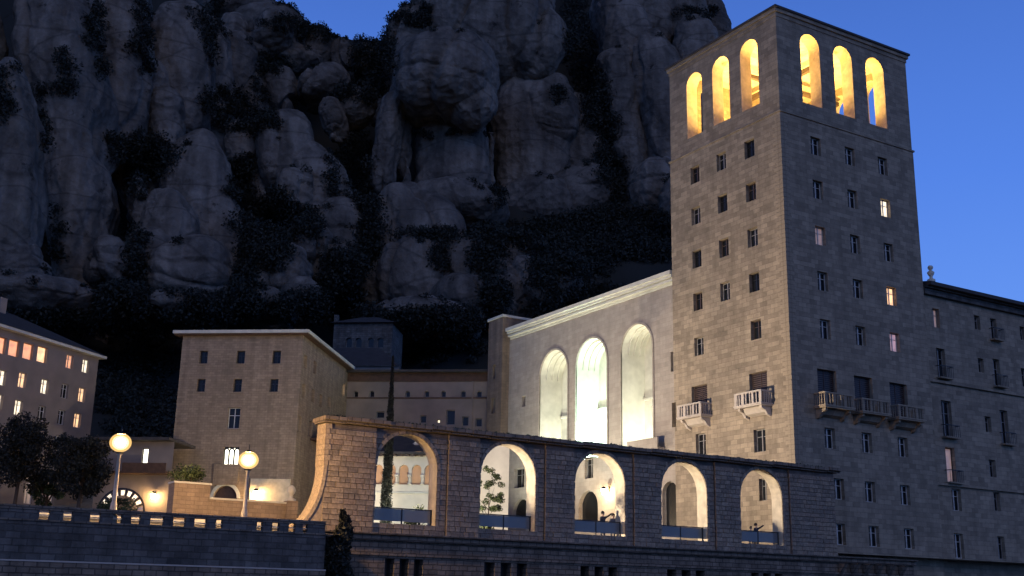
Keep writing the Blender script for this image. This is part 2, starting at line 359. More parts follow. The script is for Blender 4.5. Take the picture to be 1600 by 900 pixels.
def leaves(mb, C, rad, n, size, rg=rng, flat=1.0, m=0):
    C = np.array(C); rad = np.array(rad)
    d = rg.normal(size=(n, 3)); d /= np.linalg.norm(d, axis=1)[:, None]
    P = C + d*rad*(rg.random((n, 1))**0.45)
    a = rg.normal(size=(n, 3)); a /= np.linalg.norm(a, axis=1)[:, None]
    b = np.cross(a, rg.normal(size=(n, 3))); b /= np.linalg.norm(b, axis=1)[:, None]
    sz = size*(0.6+0.8*rg.random((n, 1)))
    k = len(mb.v); V = np.stack([P-a*sz, P+b*sz*.55, P+a*sz, P-b*sz*.55], 1).reshape(-1, 3)
    mb.v += list(map(tuple, V)); mb.f += [(k+4*i, k+4*i+1, k+4*i+2, k+4*i+3) for i in range(n)]; mb.mi += [m]*n

# ================================================================ THE SETTING
def struct(o): o['kind'] = 'structure'; return o
g = MB(); g.quad((-3000,-3000,-1.6),(3000,-3000,-1.6),(3000,3000,-1.6),(-3000,3000,-1.6))
struct(part('ground', g, MT['dirt']))
# terrace ground behind the walls (road side rises to the back)
g = MB()
def tz(x, y):
    z = 3.72
    if x < -33: z = 3.35 + 0.075*max(0, y+1.0)
    if y > 52: z += (y-52)*0.16
    return z
xs = [-140,-100,-70,-50,-42,-36,-33.01,-33,-25,-15,-5,0,20,60,140]; ys = [-1.2, 4, 10, 20, 30, 40, 52, 70, 90, 120]
for i in range(len(xs)-1):
    for j in range(len(ys)-1):
        g.quad(*[(x, y, tz(x+.001*(1 if x == xs[i] else -1), y)) for x, y in ((xs[i], ys[j]), (xs[i+1], ys[j]), (xs[i+1], ys[j+1]), (xs[i], ys[j+1]))])
struct(part('plaza_pavement', g, MT['pave']))
g = MB()
for (x0, x1) in ((-140, -42.6), (-42.6, -36.2)):
    g.quad((x0, -4.1, 3.12), (x1, -4.1, 3.12), (x1, -1.0, 3.366), (x0, -1.0, 3.366)); g.quad((x0, -1.0, 3.366), (x1, -1.0, 3.366), (x1, 4.5, 3.80), (x0, 4.5, 3.80))
struct(part('road', g, MT['asphalt']))

# ---------------------------------------------------------------- mountain
RH = Vector((cos(YAW), -sin(YAW), 0)); FH = Vector((sin(YAW), cos(YAW), 0))
mountain = bpy.data.objects.new('mountain', None); COL.objects.link(mountain); struct(mountain); mountain.location = (60, 170, 0)
ML = Vector(mountain.location)
allv, allf = [], []
def ico(sub):
    bm = bmesh.new(); bmesh.ops.create_icosphere(bm, subdivisions=sub, radius=1)
    v = np.array([x.co[:] for x in bm.verts]); f = [tuple(y.index for y in x.verts) for x in bm.faces]; bm.free(); return v, f
ICO = {5: ico(5), 6: ico(6)}
# cheap vectorised value noise
_tab = rng.random((64, 64, 64)).astype(np.float32)
def vnoise(P):
    i = np.floor(P).astype(int); f = P-i; f = f*f*(3-2*f); r = 0
    for dx in (0, 1):
        for dy in (0, 1):
            for dz in (0, 1):
                w = (f[:, 0] if dx else 1-f[:, 0])*(f[:, 1] if dy else 1-f[:, 1])*(f[:, 2] if dz else 1-f[:, 2])
                r = r + w*_tab[(i[:, 0]+dx) % 64, (i[:, 1]+dy) % 64, (i[:, 2]+dz) % 64]
    return r*2-1
def fbm(P, o=4, g_=0.5):
    s = 0; a = 1; 
    for k in range(o): s = s + a*vnoise(P*(2**k) + 17.3*k); a *= g_
    return s
def lobe(px, py, hw, hh, D, tilt=0, dz=1.1, pw=2.7, amp=1.0, sub=5, taper=0.0):
    C = at_dist(D, px, py); dist = (C-CAM).length; s = dist/FPX
    pw = 2+(pw-2)*.62; a, b, c = hw*s*1.0, hw*s*dz*1.3, hh*s/cos(0.30)*1.02
    v, f = ICO[sub]
    k = (np.abs(v)**pw).sum(1)**(-1/pw)
    L = v*k[:, None]
    L = L.copy(); tp = 1 - taper*L[:, 2]; L[:, 0] *= tp; L[:, 1] *= tp
    L[:, 0] *= a; L[:, 1] *= b; L[:, 2] *= c
    t = radians(tilt); x = L[:, 0]*cos(t) + L[:, 2]*sin(t); z = -L[:, 0]*sin(t) + L[:, 2]*cos(t)
    Pw = np.array(C) + np.outer(x, RH) + np.outer(L[:, 1], FH) + np.outer(z, EZ)
    Nn = v/np.array([a, b, c]); Nn /= np.linalg.norm(Nn, axis=1)[:, None]
    nx = Nn[:, 0]*cos(t) + Nn[:, 2]*sin(t); nz = -Nn[:, 0]*sin(t) + Nn[:, 2]*cos(t)
    Nw = np.outer(nx, RH) + np.outer(Nn[:, 1], FH) + np.outer(nz, EZ)
    big = fbm(Pw/26.0, 3); sm = fbm(Pw/7.0+5, 6, .6)
    # bedding ledges at uneven heights, and a few vertical joints
    wob = 0.5*fbm(Pw/20+3, 3)
    led = vnoise(np.stack([Pw[:, 0]/70, Pw[:, 1]/70, Pw[:, 2]/7.5 + wob], 1)); led = -np.clip(1-np.abs(led)*11, 0, 1)
    led2 = vnoise(np.stack([Pw[:, 0]/30+9, Pw[:, 1]/30, Pw[:, 2]/3.0 + wob*1.5], 1)); led2 = -np.clip(1-np.abs(led2)*7, 0, 1)
    jt = vnoise(np.stack([Pw@np.array(RH)/13+.6*fbm(Pw/25+9, 2), Pw@np.array(FH)/40, Pw[:, 2]/80], 1)); jt = -np.clip(1-np.abs(jt)*14, 0, 1)
    flu = fbm(np.stack([Pw@np.array(RH)/11+3, Pw@np.array(FH)/11, Pw[:, 2]/75], 1), 3)   # tall fluting
    disp = amp*(1.3*big + 0.6*sm + 0.55*led + 0.25*led2 + 1.5*jt + 1.1*flu)
    Pw = Pw + Nw*disp[:, None]
    me = bpy.data.meshes.new('rock_pillar'); me.from_pydata([tuple(p) for p in (Pw-np.array(ML))], [], f)
    me.materials.append(MT['rock']); me.polygons.foreach_set("use_smooth", [True]*len(f))
    link('rock_pillar', me, mountain)
    n = len(allv); allv.extend(map(tuple, Pw)); allf.extend([(i+n, j+n, k_+n) for i, j, k_ in f])
LOBES = [
 (300, 385, 50, 135, 224, -11, 1, 2.4), (485, 330, 46, 130, 236, -15, 1, 2.4), (425, 440, 40, 75, 212, -10, 1, 2.4), (215, 230, 34, 130, 240, -8, 1, 2.4), (330, 150, 30, 120, 255, -5, 1, 2.4), (400, 200, 30, 90, 262, -10, 1, 2.4),
 (660, 420, 74, 110, 232, 2, 1, 2.6), (765, 440, 46, 70, 226, 0, 1, 2.4), (1000, 200, 60, 200, 274, -8, 1, 2.5), (860, 270, 80, 110, 270, -6, .8, 2.6), (235, 440, 50, 80, 212, -6, 1, 2.4),
 # px, py, hw, hh, D, tilt(+ = top leans right), depth ratio, power
 (22, 330, 50, 235, 200, -9, 1.0, 2.4), (-75, 250, 70, 330, 225, -8, 1, 2.4), (112, 215, 58, 330, 222, -13, 1.0, 2.4, 1, 6),
 (105, 20, 50, 70, 245, -4, 1, 2.4), (176, 128, 55, 130, 235, -3, 1, 3.2), (150, 25, 30, 40, 232, 0, 1, 2.6), (192, 30, 40, 70, 250, 0, 1, 2.6),
 (281, 115, 46, 108, 242, -3, 1, 3.0), (248, 165, 22, 68, 236, -8, 1, 2.6), (262, 190, 20, 55, 233, -10, 1, 2.5),
 (365, 108, 34, 52, 262, -2, 1, 2.6), (362, 62, 28, 28, 270, 0, 1, 2.3), (316, 290, 40, 78, 226, -14, 1, 2.6), (345, 380, 34, 80, 222, -12, 1, 2.6),
 (265, 365, 40, 72, 214, -12, 1, 2.6), (300, 435, 60, 46, 208, -8, 1, 2.6), (222, 330, 20, 60, 216, -12, 1, 2.4), (232, 430, 26, 60, 212, -12, 1, 2.4),
 (386, 235, 32, 44, 240, -10, 1, 2.5), (410, 295, 26, 48, 238, -22, 1, 2.5),
 (440, 145, 26, 42, 262, -6, 1, 2.6), (420, 60, 60, 46, 285, -6, 1, 2.4), (372, 22, 60, 40, 290, 0, 1, 2.4), (395, 95, 46, 30, 276, -10, 1, 2.4),
 (430, 50, 30, 30, 268, 0, 1, 2.6), (500, 82, 34, 34, 288, -8, 1, 2.3), (535, 88, 24, 34, 286, -4, 1, 2.3), (470, 105, 42, 24, 276, -20, 1, 2.4), (575, 105, 28, 40, 292, 0, 1, 2.3),
 (505, 140, 42, 26, 262, -26, 1, 2.4), (556, 172, 32, 26, 256, -34, 1, 2.4), (520, 190, 26, 40, 252, -18, 1, 2.5), (590, 160, 20, 36, 268, 0, 1, 2.4),
 (455, 245, 50, 72, 236, -8, 1, 3.0), (500, 310, 42, 92, 232, -16, 1, 2.7), (535, 370, 36, 60, 228, -16, 1, 2.5), (462, 300, 26, 36, 226, 0, 1, 2.5),
 (480, 385, 34, 30, 214, -24, 1, 2.4), (450, 430, 34, 40, 208, -8, 1, 2.4), (405, 430, 16, 34, 206, 0, 1, 2.4), (520, 420, 34, 34, 216, -20, 1, 2.4), (475, 462, 30, 26, 202, 0, 1, 2.4),
 # central giant
 (760, 30, 108, 130, 262, 0, .8, 2.6, 1, 6), (700, -30, 60, 70, 262, 0, .9, 2.4), (838, 75, 44, 62, 256, 10, .9, 2.5), (640, 70, 34, 46, 256, 8, 1, 2.4), (645, 55, 26, 24, 262, 0, 1, 2.4),
 (692, 128, 84, 68, 238, -4, .9, 2.7, 1, 6), (732, 155, 44, 48, 236, -12, .9, 2.5), (640, 105, 28, 40, 250, 14, 1, 2.5),
 (608, 215, 30, 92, 240, 4, 1, 2.7), (634, 240, 16, 60, 243, 0, 1, 2.6), (622, 135, 16, 34, 246, 12, 1, 2.5),
 (708, 268, 62, 100, 250, 0, .9, 3.4, .7, 6), (765, 265, 12, 64, 252, 0, 1, 2.6), (712, 330, 84, 40, 242, 0, .9, 2.3, .8),
 (632, 335, 42, 46, 236, 14, 1, 2.4), (620, 400, 50, 104, 230, 5, 1, 2.8), (655, 440, 60, 66, 224, 0, 1, 2.8), (722, 425, 36, 46, 220, 0, 1, 2.7), (740, 470, 60, 34, 214, 0, 1, 2.6),
 (830, 235, 66, 125, 262, -3, .8, 3.4, .8, 6), (895, 240, 60, 100, 266, -16, .8, 2.8, .8, 6), (905, 310, 62, 44, 258, -18, .9, 2.5), (835, 325, 70, 42, 256, -4, .9, 2.5), (860, 180, 46, 60, 258, -10, .9, 2.6),
 (800, 400, 46, 26, 226, -6, 1, 2.4), (818, 450, 44, 38, 218, -4, 1, 2.4), (872, 440, 30, 24, 220, 0, 1, 2.3), (780, 440, 26, 30, 220, 0, 1, 2.3),
 # right-hand pillars
 (965, 48, 36, 74, 275, -6, 1, 2.7), (1010, 40, 40, 95, 278, -4, 1, 2.7), (965, 110, 36, 32, 266, 0, 1, 2.5), (978, 190, 30, 110, 262, -10, 1, 2.8), (1035, 190, 46, 140, 264, -8, 1, 2.8, 1, 6),
 (1062, 40, 44, 70, 282, -14, 1, 2.5), (1100, 55, 36, 75, 290, -14, 1, 2.5), (1090, 160, 50, 130, 270, 0, 1, 2.8), (1020, 300, 46, 50, 256, 0, 1, 2.6), (1085, 330, 60, 60, 250, 0, 1, 2.5),
 # foot
 (60, 470, 90, 34, 198, 0, 1, 2.4), (180, 480, 70, 30, 196, 0, 1, 2.4), (30, 420, 55, 50, 200, 0, 1, 2.5), (165, 415, 45, 40, 205, 0, 1, 2.5), (280, 490, 80, 26, 192, 0, 1, 2.3), (660, 505, 90, 30, 204, 0, 1, 2.3), (400, 480, 50, 24, 194, 0, 1, 2.3),
]
for L_ in LOBES: lobe(*L_[:8], amp=(L_[8] if len(L_) > 8 else 0.9), sub=6)
# steep scrub-covered slope behind and between the pillars
sky_px = [(-500,-260),(-200,-200),(0,-160),(200,-90),(350,-20),(430,14),(450,36),(500,50),(545,64),(580,60),(620,52),(660,38),(690,0),(720,-40),(800,-60),(880,-30),(940,-40),(1000,-40),(1060,-10),(1110,30),(1150,90),(1250,420),(1400,600),(1800,760),(2300,800)]
def skyy(px):
    for (a, b), (c, d) in zip(sky_px, sky_px[1:]):
        if a <= px <= c: return b + (d-b)*(px-a)/(c-a)
    return 300
cols = list(range(-500, 2301, 14)); NR = 46; V = []; 
for ci, px in enumerate(cols):
    top = at_dist(320, px, skyy(px)); az = Vector((top.x-CAM.x, top.y-CAM.y, 0)).normalized()
    for k in range(NR+8):
        if k <= NR:
            q = k/NR; D = 128 + (320-128)*(q**0.62 if q > 0 else 0); z = 4 + (max(top.z, 20)-4)*q**1.12
        else: D = 320 + (k-NR)*40; z = max(top.z, 20) - (k-NR)**2*1.2
        V.append((CAM.x+az.x*D, CAM.y+az.y*D, z))
V = np.array(V); nd = fbm(V/22, 5)*5.0; V[:, 2] += nd*np.clip((V[:, 2]-4)/40, 0, 1); V[:, 0] += fbm(V/12+7, 4)*3*np.clip((V[:, 2]-4)/30, 0, 1)
F = []; R_ = NR+8
for c in range(len(cols)-1):
    for k in range(R_-1): i = c*R_+k; F.append((i, i+R_, i+R_+1, i+1))
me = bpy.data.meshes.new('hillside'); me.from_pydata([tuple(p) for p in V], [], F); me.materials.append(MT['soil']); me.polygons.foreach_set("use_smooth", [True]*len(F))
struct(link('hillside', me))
n0 = len(allv); allv.extend(map(tuple, V)); allf.extend([tuple(i+n0 for i in f) for f in F])
bvh = BVHTree.FromPolygons(allv, allf)
# scrub in the gullies, on the ledges and along the skyline
REG = [ # cx, cy, rx, ry, count, size
 (230,245,45,32,60,2.6),(178,235,18,22,20,2.2),(150,60,14,60,24,2.0),(100,110,10,60,14,2),(330,30,24,60,36,2.2),(222,60,14,70,28,2),(348,165,40,30,44,2.2),(400,190,50,16,40,2.2),(465,35,60,12,40,1.8),(505,52,50,10,40,1.6),
 (585,90,38,44,90,2.6),(560,140,36,20,40,2.2),(430,100,24,14,24,2),(410,120,12,40,20,2),(385,285,20,40,34,2.2),(430,325,24,24,40,2.4),(470,345,26,22,40,2.6),(400,350,30,34,50,2.6),(520,270,10,40,12,2),
 (560,260,22,60,70,2.6),(575,350,18,70,70,2.6),(540,430,30,40,70,2.6),(420,390,34,26,46,2.4),(385,440,12,50,34,2.4),(360,300,8,60,12,2),(215,260,12,60,22,2),(212,400,14,60,30,2.2),(200,470,40,26,50,2.4),(345,480,60,22,60,2.2),(500,480,70,20,80,2.4),
 (690,368,70,9,50,1.8),(760,395,24,40,50,2.4),(690,400,12,24,16,1.8),(770,460,20,50,50,2.4),(790,362,50,12,46,2.2),(860,370,60,24,90,2.8),(940,370,70,40,150,3.0),(1010,370,50,40,110,3.0),(900,410,60,24,80,2.8),(850,420,20,30,30,2.4),
 (905,60,26,70,90,2.8),(930,150,20,50,60,2.8),(950,230,16,70,50,2.4),(968,290,12,50,30,2.2),(775,305,14,16,16,1.8),(872,150,8,14,8,1.8),(640,30,30,10,24,1.8),(705,500,60,14,60,2.4),(640,500,50,14,40,2.2),(560,500,40,16,50,2.4),
 (930,470,100,20,100,2.6),(170,500,90,16,80,2.4),(250,500,80,14,60,2.2),(60,495,70,10,40,2.2),(5,130,12,60,14,2),(70,170,8,60,10,2),(90,370,6,60,8,1.8),(1085,20,30,10,14,1.8),(1112,14,6,5,6,1.3),(665,12,8,14,8,1.4),(690,210,70,6,10,1.2),
 (220,560,60,40,70,1.9),(218,640,62,50,110,1.6),(190,610,36,60,50,1.8),(620,560,60,20,30,1.6),(700,545,70,24,40,1.6)]
mb = MB()
hits_all = []
for cx, cy, rx, ry, n, sz in REG:
    for _ in range(n):
        a = random.random()*2*pi; r = sqrt(random.random()); px, py = cx+rx*r*cos(a), cy+ry*r*sin(a)
        h = bvh.ray_cast(CAM, ray(px, py), 700)
        if h[0] is None: continue
        hits_all.append((h[0]-ray(px, py)*0.3, sz*random.uniform(.6, 1.25)))
tries = 0
lim = len(hits_all)+150
while len(hits_all) < lim and tries < 12000:      # ledge scrub: only where the rock is flat enough to hold soil
    tries += 1; px, py = random.uniform(-20, 1060), random.uniform(-10, 510)
    h = bvh.ray_cast(CAM, ray(px, py), 700)
    if h[0] is None or h[1].z < 0.5: continue
    hits_all.append((h[0], random.uniform(.7, 1.5)))
for px in range(425, 680, 5):                     # skyline bushes
    y = 0
    while y < 120 and bvh.ray_cast(CAM, ray(px, y), 700)[0] is None: y += 2
    if 2 < y < 118 and random.random() < .75:
        h = bvh.ray_cast(CAM, ray(px, y+1), 700)
        if h[0]: hits_all.append((h[0], random.uniform(.8, 2.0)))
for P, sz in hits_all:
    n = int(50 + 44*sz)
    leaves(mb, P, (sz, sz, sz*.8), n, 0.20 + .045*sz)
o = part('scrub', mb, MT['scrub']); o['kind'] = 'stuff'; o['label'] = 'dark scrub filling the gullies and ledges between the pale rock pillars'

# ================================================================ BELL TOWER
T = Frame((0, 0), 0); WX, WY, ZT = 15.11, 13.33, 46.15
tower = bthing('bell_tower', 'tall square limestone tower with glowing orange arches at its top', 'tower', T)
rowz = [34.87, 31.25, 27.51, 23.90, 20.17]; colL = [10.11, 6.81, 3.49]; colR = [3.71, 7.49, 11.28]
ww, wh = 0.95, 1.4
H = lambda a, z, w=ww, h=wh: (a-w/2, a+w/2, z-h/2, z+h/2, False, .35)
hl, kl = [], []
def addw(hs, ks, h, pane='glass', kind='casement', fm='frame'): hs.append(h); ks.append((pane, kind, fm))
for i, z in enumerate(rowz):
    for j, a in enumerate(colL):
        if i == 4 and j == 1: continue
        addw(hl, kl, H(a, z + 0.12*(1 if j else 0), 1.12, 1.5), fm=('wood', 'iron', 'frame')[(i*2+j*5) % 3])
for (px, py) in ((1093, 624), (1185, 605)):
    a, z = T.L(px, py); addw(hl, kl, (a-.95, a+.95, z-1.45, z+1.15, False, .35), 'glass', 'shutter', 'shutter')
for (px, py, w, h) in ((1095, 694, 1.2, 1.7), (1187, 688, 1.25, 1.7), (1192, 765, .8, 1.6), (1050.5+2.5, 648, .5, 2.0)):
    a, z = T.L(px, py); addw(hl, kl, H(a, z, w, h))
hr, kr = [], []
lit = {(1, 2): 'lit_w', (3, 2): 'lit_y', (4, 2): 'lit_v', (2, 0): 'lit_dim'}
for i, z in enumerate(rowz+[11.98, 8.35, 5.13]):
    for j, a in enumerate(colR):
        if i == 6 and j == 0: a = T.R(1311, 763)[0]
        if i == 7: a = [T.R(1313, 834)[0], T.R(1366, 838)[0], T.R(1421, 841)[0]][j]
        if i == 5: a = [T.R(1297, 684)[0], T.R(1355, 692)[0], T.R(1411, 699)[0]][j]
        addw(hr, kr, H(a, z, 1.08, 1.5), lit.get((i, j), 'glass'), 'casement', 'framel')
for (px, py) in ((1293, 607), (1350, 617), (1405, 627)):
    a, z = T.R(px, py); addw(hr, kr, (a-.98, a+.98, z-1.5, z+1.4, False, .35), 'glass', 'shutter', 'shutter')
ZC = 36.95   # string course under the belfry
m = MB()
wall(m, (0,0,0), EY, EX, 0, WY, -1.6, ZC, .35, hl)
wall(m, (0,0,0), EX, EY, 0, WX, -1.6, ZC, .35, hr)
m.quad((WX,0,-1.6),(WX,WY,-1.6),(WX,WY,ZC),(WX,0,ZC)); m.quad((0,WY,-1.6),(WX,WY,-1.6),(WX,WY,ZC),(0,WY,ZC))
m.quad((0.01,0.01,ZC-.01),(WX-.01,0.01,ZC-.01),(WX-.01,WY-.01,ZC-.01),(0.01,WY-.01,ZC-.01))
part('shaft', m, MT['tower'], tower)
for h, k in zip(hl, kl): window(tower, (0,0,0), EY, EX, h, *k)
for h, k in zip(hr, kr): window(tower, (0,0,0), EX, EY, h, *k)
# belfry: four walls of three tall arches
bi = 0.05; m = MB()
bl = [(9.0, 11.0, 38.4, 44.15, True), (5.62, 7.66, 38.4, 44.25, True), (2.2, 4.24, 38.4, 44.35, True)]
br_ = [(2.6, 4.72, 38.35, 44.5, True), (6.3, 8.42, 38.35, 44.5, True), (10.05, 12.2, 38.35, 44.5, True)]
BT = 1.15
wall(m, (bi, 0, 0), EY, EX, bi, WY-bi, ZC, 45.3, BT, bl, back=True, mrev=1)
wall(m, (0, bi, 0), EX, EY, bi+.004, WX-bi, ZC, 45.296, BT, br_, back=True, mrev=1)
wall(m, (WX-bi-BT, 0, 0), EY, EX, bi, WY-bi, ZC, 45.292, BT, bl, back=True, mrev=1)
wall(m, (0, WY-bi-BT, 0), EX, EY, bi, WX-bi, ZC, 45.288, BT, br_, back=True, mrev=1)
part('belfry', m, [MT['tower'], MT['reveal']], tower)
m = MB(); m.box((bi+BT, bi+BT, 38.0), (WX-bi-BT, WY-bi-BT, 38.3)); part('belfry_floor', m, MT['reveal'], tower)
m = MB(); m.box((bi+BT, bi+BT, 44.95), (WX-bi-BT, WY-bi-BT, 45.25)); part('belfry_ceiling', m, MT['reveal'], tower)
for (a, b, c) in (((7.0, 1.3, 43.6), (7.35, WY-1.3, 44.0), 0), ((1.3, 6.5, 43.2), (WX-1.3, 6.8, 43.56), 0)):
    m = MB(); m.box(a, b); part('beam', m, MT['wood'], tower)
# bell hung from the middle beam
m = MB(); m.lathe((7.2, 6.65, 42.0), [(.75, 0), (.62, .12), (.5, .55), (.4, .85), (.12, 1.0), (.1, 1.2)], 16); part('bell', m, MT['iron'], tower, True)
def ring(mb, x0, y0, x1, y1, z0, z1, t=1.0):
    mb.box((x0, y0, z0), (x1, y0+t, z1)); mb.box((x0, y1-t, z0), (x1, y1, z1)); mb.box((x0, y0+t, z0), (x0+t, y1-t, z1)); mb.box((x1-t, y0+t, z0), (x1, y1-t, z1))
m = MB(); ring(m, -.1, -.1, WX+.1, WY+.1, ZC-.02, ZC+.12, .6); part('string_course', m, MT['tower'], tower)
m = MB(); ring(m, -.01, -.01, WX+.01, WY+.01, 45.1, 45.45, .5); ring(m, -.14, -.14, WX+.14, WY+.14, 45.45, 45.75, .8); part('cornice', m, MT['tower'], tower)
m = MB(); m.box((-.26, -.26, 45.75), (WX+.26, WY+.26, 45.92))
apex = (WX/2, WY/2, 47.2); cs = [(-.26,-.26,45.924),(WX+.26,-.26,45.924),(WX+.26,WY+.26,45.924),(-.26,WY+.26,45.924)]
for i in range(4): m.quad(cs[i], cs[(i+1) % 4], apex)
part('roof', m, MT['roof'], tower)
# balconies
def balcony_proto(A, N, w, d, stone, railm):
    """A along the wall, N into the wall; slab with baluster panels and scroll corbels"""
    q = lambda a, z, o: P3((0,0,0), A, N, a, z, -o)
    def bx(mb, a0, z0, o0, a1, z1, o1):
        x = q(a0, z0, o0); y = q(a1, z1, o1); mb.box([min(i, j) for i, j in zip(x, y)], [max(i, j) for i, j in zip(x, y)])
    s = MB(); bx(s, -w/2, 0, 0.002, w/2, .10, d); bx(s, -w/2-.05, .10, 0.002, w/2+.05, .20, d+.05)
    slab = s.mesh('balcony', stone)
    r = MB(); bx(r, -w/2, 1.05, 0, w/2, 1.15, d); 
    r = MB(); bx(r, -w/2, 1.02, d-.12, w/2, 1.14, d); bx(r, -w/2, 1.02, .002, -w/2+.12, 1.14, d-.12); bx(r, w/2-.12, 1.02, .002, w/2, 1.14, d-.12)
    rail = r.mesh('handrail', railm)
    b = MB(); bx(b, -.045, .2, -.03, .045, 1.02, .03); bal = b.mesh('baluster', railm)
    pn = MB(); bx(pn, -.11, .2, -.05, .11, 1.02, .05); post = pn.mesh('post', railm)
    cb = MB(); pts = [(0.002, 0), (d*.85, 0), (d*.8, -.18), (d*.5, -.32), (d*.3, -.62), (0.002, -.75)]
    cb.prism([q(-.11, z, o) for o, z in pts], A*.22); corb = cb.mesh('corbel', stone)
    un = MB(); pts = [(0.002, -.002), (d*.6, -.002), (d*.35, -.42), (0.002, -.55)]
    un.prism([q(-w/2+.35, z, o) for o, z in pts], A*(w-.7)); under = un.mesh('underside', stone)
    def make(parent, P, label=None):
        o = link('balcony', slab, parent, P); link('handrail', rail, o); link('underside', under, o)
        for a in (-w/2+.11, -w*.18, w*.18, w/2-.11): link('post', post, o, q(a, 0, d-.07))
        for k in range(3):
            for a in (-w*.42+.32*k*w/2.8, w*.235+.24*k*w/2.8): link('baluster', bal, o, q(a, 0, d-.07))
        for k in range(2): link('baluster', bal, o, q(-w*.07+k*w*.14, 0, d-.07))
        for k in range(4):
            for a in (-w/2+.06, w/2-.06): link('baluster', bal, o, q(a, 0, .15+k*(d-.3)/4))
        for a in (-w/2+.3, w/2-.3): link('corbel', corb, o, q(a, 0, 0))
    return make
MT['balc'] = plain("pale_balcony_stone", (0.43, 0.38, 0.33), 0.8, var=.1, bump=.1)
mkL = balcony_proto(EY, EX, 2.9, 1.15, MT['balc'], MT['balc']); mkR = balcony_proto(EX, EY, 3.0, 1.15, MT['tower'], MT['tower'])
for h in [x for x in hl if x[1]-x[0] > 1.8]: mkL(tower, P3((0,0,0), EY, EX, (h[0]+h[1])/2, h[2]-.15, 0))
for h in [x for x in hr if x[1]-x[0] > 1.8]: mkR(tower, P3((0,0,0), EX, EY, (h[0]+h[1])/2, h[2]-.15, 0))
# corner quoins of the shaft: big blocks, just proud
qm = MB(); qm.box((-.02, -.02, 0), (.75, .55, .34)); qa = qm.mesh('quoin', MT['tower']); qm = MB(); qm.box((-.02, -.02, 0), (.5, .85, .34)); qb = qm.mesh('quoin', MT['tower'])
for k in range(98): link('quoin', qa if k % 2 else qb, tower, (0, 0, 1.2+.36*k))

# ================================================================ BASILICA FRONT (continues the tower's lit face)
FO = 0.5
fac = thing('basilica_front', 'long pale church front with three tall lit porch arches beside the tower', 'building', (FO, 13.4, 0))
y0f, y1f, zf = 0.0, 27.1, 26.6
FF = Frame((FO, 13.4), 0)
ah = []
for (pl, pt, pr_, pyt) in ((843, 865, 887, 547), (900, 926, 949, 528), (971, 996, 1021, 506)):
    a = FF.L(pt, pyt); b0 = FF.L(pl, 640)[0]; b1 = FF.L(pr_, 640)[0]
    ah.append((min(b0, b1), max(b0, b1), 12.6, a[1], True))
fh, fk = [], []
def fa(px, py, w, h, arch=False, pane='glass', kind='casement'):
    a, z = FF.L(px, py); fh.append((a-w/2, a+w/2, z-h/2, z+h/2, arch, .4)); fk.append((pane, kind, 'frame'))
fa(818, 627, .7, 1.1); fa(1050, 565, .35, 1.7, kind='plain'); fa(920, 731, 1.35, 1.9); fa(811, 747, 1.9, 1.9)
fa(919, 792, 3.0, 2.9, True, 'glass', 'plain'); fa(814, 800, 3.2, 2.6, True, 'glass', 'plain'); fa(1047, 793, 2.0, 4.2, True, 'glass', 'plain')
m = MB(); PD = 2.6
arches = [h+(PD,) for h in ah]
wall(m, (0,0,0), EY, EX, y0f, y1f, 3.0, zf, .4, fh+arches, mrev=0)
part('wall', m, MT['facade'], fac)
for h, k in zip(fh, fk): window(fac, (0,0,0), EY, EX, h, k[0], k[1], k[2], .34)
